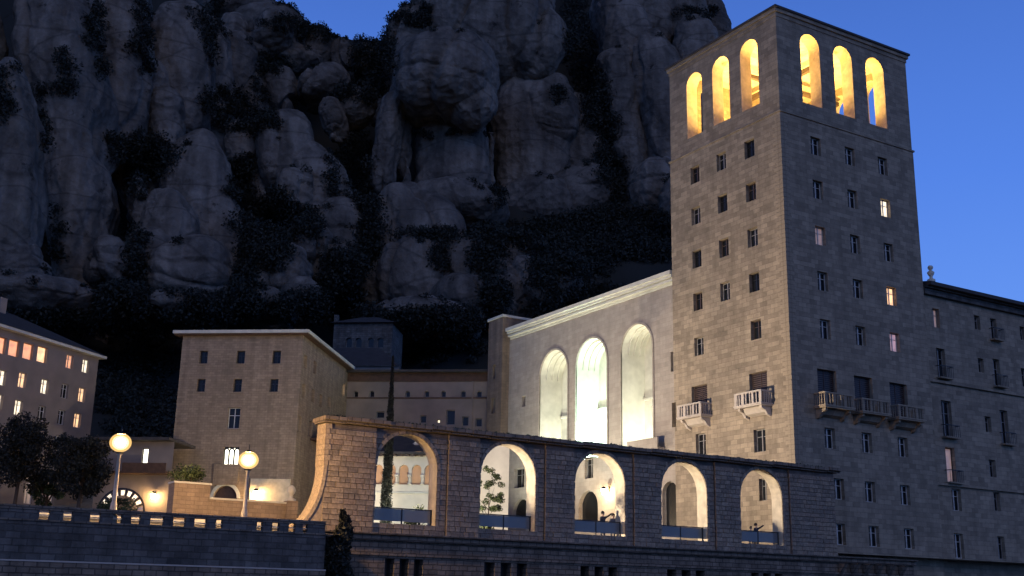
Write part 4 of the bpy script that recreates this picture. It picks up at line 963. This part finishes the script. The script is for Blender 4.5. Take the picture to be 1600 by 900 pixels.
em = MB(); em.box((-.7, -.09, 0), (0, .09, .12)); em = em.mesh('rafter_end', MT['wood'])
for k in range(kk): link('rafter_end', em, gl, (0, ga0+.3+k*.55, ztop))
a, z = GF.L(654, 702, .9); m = MB(); m.box((.9, a-.42, z-.7), (2.2, a+.42, z+.45)); m.prism([(.85, a-.55, z+.45), (.85, a+.55, z+.45), (.85, a, z+.8)], (1.4, 0, 0)); dm = part('dormer', m, MT['white'], gl)
m = MB(); m.quad((.89, a-.25, z-.35), (.89, a+.25, z-.35), (.89, a+.25, z+.3), (.89, a-.25, z+.3)); part('dormer_window', m, MT['lit_y'], dm)
gw = bthing('white_wing', 'tall whitewashed wing behind the small tree in the second arch', 'building', GF)
gw.location = GF.O + GF.ex*.6
b0, b1 = GF.L(795, 750, .6)[0], ga0-.05; m = MB(); wall(m, (0,0,0), EY, EX, b0, b1, 3, GF.L(760, 690, .6)[1], .3, []); part('wall', m, MT['white'], gw)
m = MB(); z_ = GF.L(760, 690, .6)[1]; m.box((-.3, b0, z_), (3, b1, z_+.25)); part('roof', m, MT['roof'], gw)

# ================================================================ BUILDINGS FARTHER BACK
E0 = at_dist(118, 155, 555); EF = Frame((E0.x, E0.y), 40)
hb = bthing('hotel_block', 'four-storey block with rows of lit orange windows at the left edge', 'building', EF)
eh, ek = [], []
def ea(px, py, w, h, pane='glass', kind='casement', fm='framel'):
    a, z = EF.R(px, py); eh.append((a-w/2, a+w/2, z-h/2, z+h/2, False, .3)); ek.append((pane, kind, fm))
for px, py, pn in ((1, 539, 'lit_o'), (22, 544, 'lit_o'), (44, 549, 'lit_o'), (66, 554, 'lit_y')): ea(px, py, 1.28, 1.45, pn, 'plain', 'terr')
for px, py, pn in ((109, 565, 'lit_o'), (134, 572, 'lit_w')): ea(px, py, .95, 1.3, pn)
for px, py, pn in ((3, 590, 'lit_w'), (35, 594, 'lit_y'), (70, 604, 'lit_w'), (101, 611, 'glass'), (128, 617, 'lit_y'), (-2, 628, 'lit_w'), (29, 637, 'lit_w'), (65, 646, 'glass'), (96, 652, 'glass'), (121, 657, 'lit_y'), (59, 688, 'glass'), (90, 692, 'glass'), (25, 684, 'glass')): ea(px, py, .95, 1.35, pn)
for px, py in ((46, 766), (78, 775)): ea(px, py, 1.1, 2.4, 'lit_dim' if px > 50 else 'lit_dim')
zE = 22.1; m = MB(); wall(m, (0,0,0), EX, EY, -34, 0, 5, zE, .3, eh); m.quad((0,0,5),(0,11,5),(0,11,zE),(0,0,zE)); part('wall', m, MT['plaster'], hb)
for h, k in zip(eh, ek): window(hb, (0,0,0), EX, EY, h, *k, depth=.2)
m = MB(); m.box((-34, -.55, zE), (.5, 11.5, zE+.25)); part('eaves', m, MT['trim'], hb)
m = MB(); ev = [(-34.5, -.6, zE+.254), (.55, -.6, zE+.254), (.55, 11.6, zE+.254), (-34.5, 11.6, zE+.254)]; r1, r2 = (-34.5, 5.5, zE+3.3), (-6, 5.5, zE+3.3)
m.quad(ev[0], ev[1], r2, r1); m.quad(ev[1], ev[2], r2); m.quad(ev[2], ev[3], r1, r2); part('roof', m, MT['roof'], hb)
m = MB(); m.box((-9, 4.4, zE+2.6), (-8.2, 5.2, zE+4.2)); part('chimney', m, MT['plaster'], hb)

HP = at_dist(160, 600, 520); HF = Frame((HP.x, HP.y), 52.17)
he = bthing('hillside_chapel', 'dim house with hipped roof on the slope behind the stone house', 'house', HF)
a0, a1 = HF.L(612, 540)[0], HF.L(520, 540)[0]; zt = HF.L(570, 505)[1]; m = MB(); hh_ = []
for px in (545, 560, 579, 594): a, z = HF.L(px, 534); hh_.append((a-.45, a+.45, z-.8, z+.6, True, .3))
wall(m, (0,0,0), EY, EX, a0, a1, 8, zt, .3, hh_); wall(m, (0, a0, 0), EX, EY, 0, 7, 8, zt, .3, []); part('wall', m, MT['lowdark'], he)
for h in hh_: window(he, (0,0,0), EY, EX, h, 'glass', 'plain')
m = MB(); cs = [(-.6, a0-.6, zt), (-.6, a1+.6, zt), (7.6, a1+.6, zt), (7.6, a0-.6, zt)]; c1, c2 = (3.5, a0+3, zt+1.7), (3.5, a1-3, zt+1.7)
m.quad(cs[0], cs[1], c2, c1); m.quad(cs[1], cs[2], c2); m.quad(cs[2], cs[3], c1, c2); m.quad(cs[3], cs[0], c1); part('roof', m, MT['roof'], he)
m = MB(); m.box((-.2, a1-.6, zt), (.4, a1, zt+1.2)); part('chimney', m, MT['lowdark'], he)
HP2 = at_dist(138, 560, 560); H2 = Frame((HP2.x, HP2.y), 52.17)
h2 = bthing('outbuilding', 'dark roofed outbuilding stepping down between the stone house and the chapel', 'building', H2)
a0, a1 = H2.L(625, 560)[0], H2.L(500, 560)[0]; z0_ = H2.L(560, 572)[1]; zt = H2.L(540, 548)[1]
m = MB(); wall(m, (0,0,0), EY, EX, a0, a1, 8, z0_, .3, []); part('wall', m, MT['plaster'], h2)
m = MB(); m.quad((-.5, a0, z0_), (-.5, a1, z0_), (4, a1, zt+1.2), (4, a0+3.5, zt+1.2)); m.quad((-.5, a0, z0_), (4, a0+3.5, zt+1.2), (8, a0, z0_)); part('roof', m, MT['roof'], h2)

# low terrace house and arched glass screen left of the stone house
QP = at_dist(108, 262, 740); QF = Frame((QP.x, QP.y), 52.17)
th = bthing('terrace_house', 'low dark house with one bright window between lamp and stone house', 'house', QF)
a0, a1 = QF.L(268, 740)[0], QF.L(150, 740)[0]; zt = QF.L(220, 690)[1]
a, z = QF.L(226, 717); wq = [(a-.28, a+.28, z-.95, z+.95, False, .25)]
m = MB(); wall(m, (0,0,0), EY, EX, a0, a1, 3, zt, .25, wq); part('wall', m, MT['plaster'], th)
window(th, (0,0,0), EY, EX, wq[0], 'lit_hot', 'plain', 'iron', .15)
m = MB(); m.box((-1.2, a0, zt), (5, a1, zt+.25)); part('roof', m, MT['roof'], th)
z1_ = QF.L(220, 739)[1]; m = MB(); m.box((-1.4, a0, z1_-.15), (-.01, a1, z1_+.05)); m.box((-1.4, a0, z1_+.05), (-1.3, a1-3, z1_+.75)); part('balcony', m, MT['rust'], th)
P, n = on_face(QF, 'L', 243, 772); wall_lantern(P-n*.01, n, 'glowing wall lantern under the balcony left of the stone house', s=1.3)
VP = at_dist(92, 190, 790); VF = Frame((VP.x, VP.y), 52.17)
vs = bthing('arched_glass_screen', 'arched screen with a fan of small lit panes behind the left street lamp', 'screen', VF)
cA = VF.L(190, 790)[0]; zb = VF.L(190, 800)[1]; R1 = abs(VF.L(155, 790)[0]-VF.L(225, 790)[0])/2; rz_ = VF.L(190, 765)[1]-zb
m = MB(); N_ = 24
for i in range(N_):
    t0, t1 = pi*i/N_, pi*(i+1)/N_
    for (ra, rb) in ((1.0, 1.08), (.0, .74)):
        q = lambda r, t: (-.06, cA-R1*r*cos(t), zb+rz_*r*sin(t))
        if ra: m.quad(q(ra, t0), q(ra, t1), q(rb, t1), q(rb, t0))
for k in range(10):
    t = pi*(k+.0)/9; m.prism([(-.08, cA-R1*.72*cos(t-.03), zb+rz_*.72*sin(t-.03)), (-.08, cA-R1*cos(t-.03), zb+rz_*sin(t-.03)), (-.08, cA-R1*cos(t+.03), zb+rz_*sin(t+.03)), (-.08, cA-R1*.72*cos(t+.03), zb+rz_*.72*sin(t+.03))], (.1, 0, 0))
part('arch_frame', m, MT['iron'], vs)
for k in range(9):
    t0, t1 = pi*(k+.24)/9, pi*(k+.76)/9; m = MB(); m.quad(*[(-.02, cA-R1*r*cos(t), zb+rz_*r*sin(t)) for r, t in ((.75, t0), (.75, t1), (.97, t1), (.97, t0))]); part('pane', m, MT['lit_w'] if k not in (0, 8) else MT['lit_dim'], vs)
m = MB(); m.box((-.1, cA-R1*1.5, 3), (.3, cA+R1*1.5, zb)); part('base_wall', m, MT['plaster'], vs)
m = MB()
for k in range(30): leaves(m, (-.7, cA+random.uniform(-1, 1)*R1*.7, zb+random.random()*rz_*.5), (.45, .5, .3), 50, .09)
hd = thing('clipped_hedge', 'dark leafy hedge in front of the arched lit screen', 'hedge', VF.O, VF.t); part('foliage', m, MT['leaf'], hd)

# ================================================================ LONG DORMITORY RANGE RIGHT OF THE TOWER
RF = Frame((15.12, .55), 0)
rb = bthing('monastery_range', 'dark long stone range with irregular windows running right from the tower', 'building', RF)
zR = RF.R(1520, 477)[1]; rh, rk = [], []
def ra(px, py, w, h, pane='glass', bal=False, fm='frame', kind='casement'):
    a, z = RF.R(px, py); rh.append((a-w/2, a+w/2, z-h/2, z+h/2, False, .35)); rk.append((pane, kind, fm, bal))
ra(1463, 497, .85, 1.6, 'lit_dim'); ra(1527, 504, .75, 1.2); ra(1553, 515, .8, 1.9, bal=True); ra(1598, 521, .7, 1.2)
ra(1471, 568, 1.05, 2.5, bal=True); ra(1533, 571, .75, 1.2); ra(1558, 583, .9, 2.4, bal=True); ra(1601, 590, .8, 1.6)
ra(1480, 655, 1.2, 3.0, bal=True); ra(1544, 663, .8, 1.3); ra(1570, 668, 1.0, 2.9, bal=True)
ra(1486, 727, 1.1, 2.8, 'lit_dim', True, 'shutter', 'plain'); ra(1551, 732, .85, 1.4); ra(1495, 781, 1.1, 1.7, fm='framel'); ra(1558, 784, .8, 1.5); ra(1499, 853, 1.1, 1.9, fm='framel'); ra(1565, 856, .9, 1.8)
for px in (1640, 1690, 1740):
    for py in (540, 610, 690, 760, 840): ra(px, py, .9, 1.7)
m = MB(); wall(m, (0,0,0), EX, EY, 0, 40, -1.6, zR, .35, rh); m.quad((40,0,-1.6),(40,12,-1.6),(40,12,zR),(40,0,zR)); part('wall', m, MT['tower'], rb)
for h, k in zip(rh, rk):
    window(rb, (0,0,0), EX, EY, h, k[0], k[1], k[2])
    if k[3]:
        w = h[1]-h[0]+.5; m = MB(); m.box((-w/2, -.5, -.12), (w/2, -.002, 0)); bo = part('balcony', m, MT['tower'], rb, loc=((h[0]+h[1])/2, 0, h[2]+.05))
        m = MB(); m.box((-w/2, -.5, .88), (w/2, -.46, .94))
        nb = 7
        for i in range(nb+1): x = -w/2+.02+(w-.04)*i/nb; m.box((x-.015, -.49, 0), (x+.015, -.47, .88))
        m.box((-w/2, -.46, .88), (-w/2+.04, -.003, .94)); m.box((w/2-.04, -.46, .88), (w/2, -.003, .94)); part('railing', m, MT['iron'], bo)
z1_ = RF.R(1530, 607)[1]; z2_ = RF.R(1540, 763)[1]
for z in (z1_, z2_): m = MB(); m.box((.4, -.22, z-.12), (40, -.003, z+.08)); part('string_course', m, MT['tower'], rb)
ze = RF.R(1447, 435, -.7)[1]
m = MB(); m.box((.45, -.3, zR), (40, 1, zR+.5)); m.box((.45, -.55, zR+.5), (40, 1, ze-.5)); part('cornice', m, MT['lowdark'], rb)  # darker masonry puts the loggia shade into the cornice's colour
m = MB(); m.box((.45, -.95, ze-.5), (40, 1, ze-.22)); m.quad((.45, -.97, ze-.216), (40, -.97, ze-.216), (40, 6, ze+1), (.45, 6, ze+1)); m.quad((.45, -.97, ze-.22), (.45, 6, ze+1), (.45, 6, ze-.3)); part('roof', m, MT['roof'], rb)
P = on_axis(1, -.1, 1455, 436)
u = thing('roof_urn', 'small pale stone urn on the roof edge beside the tower', 'urn', (P.x, -.1, P.z-.25))
m = MB(); m.lathe((0,0,0), [(.32, 0), (.32, .2), (.15, .28), (.12, .45), (.24, .62), (.3, .8), (.15, .95)], 12); part('body', m, MT['trim'], u, True)
m = MB(); m.lathe((0,0,.94), [(.08, 0), (.08, .06), (.18, .14), (.23, .28), (.17, .42), (0, .48)], 12); part('ball', m, MT['trim'], u, True)

# ================================================================ LAMPS THAT LIGHT THE MONUMENTS
def floodlight(P, target, energy, color, label, size=.35, spread=130, group=None, lens='flood_w'):
    P = Vector(P); d = (Vector(target)-P).normalized()
    t = thing('floodlight', label, 'floodlight', P, 0, group)
    qd = d.to_track_quat('-Z', 'Y')
    m = MB(); m.box((-.22, -.16, 0.02), (.22, .16, .22)); h = part('housing', m, MT['iron'], t); h.rotation_euler = qd.to_euler()
    m = MB(); m.quad((-.18, -.12, .015), (.18, -.12, .015), (.18, .12, .015), (-.18, .12, .015)); h = part('lens', m, MT[lens], t); h.rotation_euler = qd.to_euler()
    m = MB(); m.box((-.03, -.03, -.6), (.03, .03, -.0)); part('bracket', m, MT['iron'], t)
    ld = bpy.data.lights.new('flood', 'AREA'); ld.shape = 'RECTANGLE'; ld.size = size; ld.size_y = size*.7; ld.energy = energy; ld.color = color; ld.spread = radians(spread)
    lo_ = bpy.data.objects.new('flood_light', ld); COL.objects.link(lo_); lo_.parent = t; lo_.rotation_euler = qd.to_euler(); lo_.location = d*.02
WARM = (1.0, .81, .60); AMB = (1.0, .58, .15); GREEN = (.66, 1.0, .84); CREAM = (1.0, 1.0, .80)
floodlight((-34, 8.5, 4.6), (0, 4.5, 13), 5200, WARM, 'plaza floodlight on a stub post aimed at the tower and arcade piers', spread=100)
floodlight((-16, 31, 4.4), (0, 16, 16), 1300, WARM, 'plaza floodlight aimed at the church front beside the tower', spread=120)
floodlight((-5, 35, 4.4), (.5, 34, 26), 750, CREAM, 'plaza floodlight aimed up at the far end of the church cornice', spread=100)
floodlight((-5, 24, 4.4), (.5, 23, 26), 750, CREAM, 'plaza floodlight aimed up at the middle of the church cornice', spread=100)
floodlight((-23, 14, 4.3), (-13, 45, 9), 620, CREAM, 'plaza floodlight aimed at the arched gallery', spread=110)
floodlight((-24, 22, 4.3), (-27, 44, 14), 600, WARM, 'plaza floodlight aimed at the side of the stone house', spread=110)
def point(P, e_, col, r, parent):
    ld = bpy.data.lights.new('bulb', 'POINT'); ld.energy = e_; ld.color = col; ld.shadow_soft_size = r
    o = bpy.data.objects.new('bulb', ld); COL.objects.link(o); o.parent = parent; o.location = P
for h, en, colr, nm in zip(ah, (420, 1800, 430), (CREAM, GREEN, CREAM), ('farthest', 'brightest, middle', 'nearest')):
    c = (h[0]+h[1])/2+13.4
    floodlight((FO+.9, c-1.2, 12.75), (FO+2.5, c+.9, 17), en, colr, 'floodlight on the floor of the %s lit porch arch' % nm, size=.5, spread=160, group='porch floodlights')
for (x, y, nm) in ((4.4, 8.8, 'far left'), (10.6, 4.4, 'right'), (4.2, 4.0, 'near')):
    floodlight((x, y, 38.95), (x+.01, y, 50), 2100, AMB, 'amber floodlight in the %s corner of the belfry floor' % nm, size=.5, spread=175, group='belfry floodlights', lens='flood_y')

# ================================================================ TREES
def tree(x, y, z, h, cr, label, nclump=115, leaf=.11, mat='leaf', group=None, trunk=.16, cz=.62, ry=None):
    t = thing('tree', label, 'tree', (x, y, z), 0, group)
    m = MB(); top = Vector((.15, .1, h*.55)); m.tube((0,0,-.1), top, trunk, trunk*.6, 8); rr = random.Random(int(x*10))
    ends = []
    for k in range(7):
        a = 2*pi*k/7+rr.random(); e_ = Vector((cos(a)*cr*.6, sin(a)*cr*.6, h*(.55+.35*rr.random()))); s_ = Vector((.1, .05, h*(.28+.25*rr.random())))
        m.tube(s_, e_, trunk*.4, trunk*.12, 6); ends.append(e_)
    part('trunk', m, MT['bark'], t)
    m = MB()
    for k in range(nclump):
        a = rr.random()*2*pi; u_ = rr.uniform(-1, 1); r_ = rr.random()**.4; q = sqrt(1-u_*u_)
        leaves(m, (cos(a)*q*cr*r_, sin(a)*q*cr*r_, h*cz+u_*h*(1-cz)*r_), (cr*.24, cr*.24, cr*.2), 110, leaf)
    part('crown', m, MT[mat], t)
p = at_dist(98, 22, 790); tree(p.x, p.y, 5.5, p.z-5.5+7.2, 2.6, 'dark rounded tree at the left edge before the lit block', mat='scrub')
p = at_dist(96, 122, 790); tree(p.x, p.y, 5.5, p.z-5.5+5.6, 2.5, 'broad dark tree standing left of the taller street lamp', mat='scrub')
p = at_dist(100, 70, 790); tree(p.x, p.y, 5.5, 4.2, 1.6, 'small dark tree between two bigger ones left of the lamp', 30)
p = at_dist(90, 762, 800); tree(p.x, p.y, 3.72, 6.2, 1.3, 'slender sparse tree seen through the second arch', 30, .08, 'leaf2', None, .07)
p = on_axis(1, 4, 655, 795)
def shrubby(x, y, z, r, h, label, n=16, mat='leaf2'):
    s = thing('shrub', label, 'shrub', (x, y, z)); m = MB()
    for k in range(n): leaves(m, (random.gauss(0, r*.45), random.gauss(0, r*.45), h*(.25+.6*random.random())), (r*.45, r*.45, h*.25), 80, .07)
    part('foliage', m, MT[mat], s); m = MB(); m.tube((0,0,-.02), (0,0,h*.5), .05, .03); part('stem', m, MT['bark'], s)
shrubby(p.x, p.y, 3.72, .75, 1.9, 'leafy shrub behind the glass in the leftmost arch')
p = on_axis(1, 5, 762, 800); shrubby(p.x, p.y, 3.72, .55, 1.5, 'small leafy shrub behind the glass in the second arch', 10)
# cypress
p = at_dist(90, 603, 795); cz0 = 3.72; ztop_ = at_dist(90, 623, 560).z
cy = thing('cypress', 'tall thin dark cypress rising behind the leftmost arch', 'tree', (p.x, p.y, cz0))
m = MB(); hC = ztop_-cz0
for k in range(260):
    q = k/260; r_ = .50*(1-q**1.8)+.05 if q > .04 else .25
    for j in range(3): a = random.random()*2*pi; leaves(m, (cos(a)*r_*.5, sin(a)*r_*.5, .4+q*(hC-.4)), (r_*.45, r_*.45, .3), 40, .06)
part('crown', m, MT['scrub'], cy); m = MB(); m.tube((0,0,-.05), (0,0,hC*.9), .13, .03); part('trunk', m, MT['bark'], cy)
# dark conifer in front of the base wall
p = on_axis(1, -3.2, 528, 800)
fc = thing('conifer', 'dark pointed conifer in front of the wall where the arcade begins', 'tree', (p.x, -3.6, -1.6)); m = MB(); hF = p.z+1.6
for k in range(90):
    q = k/90; r_ = 1.5*(1-q)**.8+.08
    for j in range(5): a = random.random()*2*pi; leaves(m, (cos(a)*r_*.7+.25*sin(q*9), sin(a)*r_*.55, .4+q*(hF-.4)), (r_*.36, r_*.36, .25), 22, .1)
part('crown', m, MT['scrub'], fc); m = MB(); m.tube((0,0,0), (0,0,hF*.85), .15, .03); part('trunk', m, MT['bark'], fc)
# line of dark trees below the hillside, behind the houses
k = 0
for (px, D, h, cr, nm) in ((172, 140, 9, 3.5, 'beside the right corner of the lit hotel block'), (205, 146, 10, 3.6, 'high above the left street lamp'), (236, 140, 9, 3.2, 'midway between hotel block and stone house'), (262, 150, 12, 3.8, 'tallest, beside the left corner of the stone house'), (188, 128, 7, 3.0, 'low, straight above the left street lamp globe'), (225, 126, 6.5, 2.8, 'low, above the bright window of the terrace house'), (258, 128, 7.5, 2.8, 'low, touching the left wall of the stone house'),
  (640, 148, 7, 3, 'behind the pink range, just right of the cypress tip'), (690, 150, 8, 3.2, 'behind the middle of the pink range'), (730, 146, 7, 3, 'behind the pink range near the stair turret'), (905, 175, 9, 4, 'above the middle of the church roof'), (1000, 178, 9, 4, 'above the church roof close to the tower')):
    p = at_dist(D, px, 700); hz_ = bvh.ray_cast(Vector((p.x, p.y, 300)), Vector((0, 0, -1)), 400)[0]; tree(p.x, p.y, (hz_.z if hz_ else 8)-.3, h, cr, 'dark slope tree '+nm, 34, .2, 'scrub', 'dark trees at the foot of the slope')

# ================================================================ PEOPLE ON THE TERRACE
def skin_body(name, joints, edges, mat, parent):
    me = bpy.data.meshes.new(name); me.from_pydata([j[:3] for j in joints], edges, []); me.materials.append(mat)
    o = link(name, me, parent); md = o.modifiers.new('skin', 'SKIN'); sv = me.skin_vertices[0].data
    for i, j in enumerate(joints): sv[i].radius = (j[3], j[4] if len(j) > 4 else j[3])
    sv[0].use_root = True
    s = o.modifiers.new('sub', 'SUBSURF'); s.levels = 1; s.render_levels = 1
    return o
def person(x, y, z, rz, label, top='cloth_d', raise_arm=False, scale=1.0):
    t = thing('person', label, 'person', (x, y, z), rz); t.scale = (scale,)*3
    ra_ = [(.30, -.18, 1.50, .04), (.34, -.42, 1.66, .032), (.35, -.5, 1.70, .028)] if raise_arm else [(.27, -.02, 1.13, .042), (.24, -.2, .98, .034), (.23, -.26, .97, .03)]
    J = [(0,0,.95,.14,.11), (0,0,1.15,.13,.10), (0,0,1.36,.15,.11), (0,0,1.47,.06), (0,-.01,1.54,.055), (0,-.02,1.64,.085,.1), (0,-.02,1.72,.075,.085),
         (.18,0,1.40,.06)] + ra_ + [(-.18,0,1.40,.06), (-.26,-.03,1.13,.042), (-.22,-.22,1.0,.034), (-.21,-.28,1.0,.03),
         (.1,0,.88,.09), (.11,-.02,.48,.06), (.11,.02,.1,.045), (.11,-.12,.04,.04), (-.1,0,.88,.09), (-.12,.03,.48,.06), (-.12,.06,.1,.045), (-.12,-.08,.04,.04)]
    Ed = [(0,1),(1,2),(2,3),(3,4),(4,5),(5,6),(2,7),(7,8),(8,9),(9,10),(2,11),(11,12),(12,13),(13,14),(0,15),(15,16),(16,17),(17,18),(0,19),(19,20),(20,21),(21,22)]
    skin_body('body', J, Ed, MT['skin'], t)
    C = [(j[0], j[1], j[2], j[3]*1.18+.01, (j[4] if len(j) > 4 else j[3])*1.18+.01) for j in J]
    cj = [C[0], C[1], C[2], C[7], C[8], C[9], C[11], C[12], C[13]]; skin_body('jacket', cj, [(0,1),(1,2),(2,3),(3,4),(4,5),(2,6),(6,7),(7,8)], MT[top], t)
    pj = [C[0], C[15], C[16], C[17], C[19], C[20], C[21]]; skin_body('trousers', pj, [(0,1),(1,2),(2,3),(0,4),(4,5),(5,6)], MT['cloth_r'], t)
    m = MB(); m.lathe((0, .02, 1.64), [(.105, -.04), (.115, .04), (.1, .11), (.05, .16), (0, .17)], 12); part('hair', m, MT['hair'], t, True)
p = on_axis(1, -.35, 942, 800); person(p.x, -.35, 3.73, .3, 'person in dark jacket raising an arm in the middle arch', 'cloth_d', True, 1.03)
p = on_axis(1, -.4, 958, 803); person(p.x, -.4, 3.73, -.2, 'person standing at the glass on the right side of the middle arch', 'cloth_r', False, .97)
p = on_axis(1, -.3, 1181, 820); person(p.x, -.3, 3.73, .2, 'person in dark clothes leaning at the rail of the rightmost arch', 'cloth_d', True, .98)
p = on_axis(1, -.4, 1173, 820); person(p.x, -.4, 3.73, -.4, 'smaller person in grey beside another in the rightmost arch', 'cloth_r', False, .84)
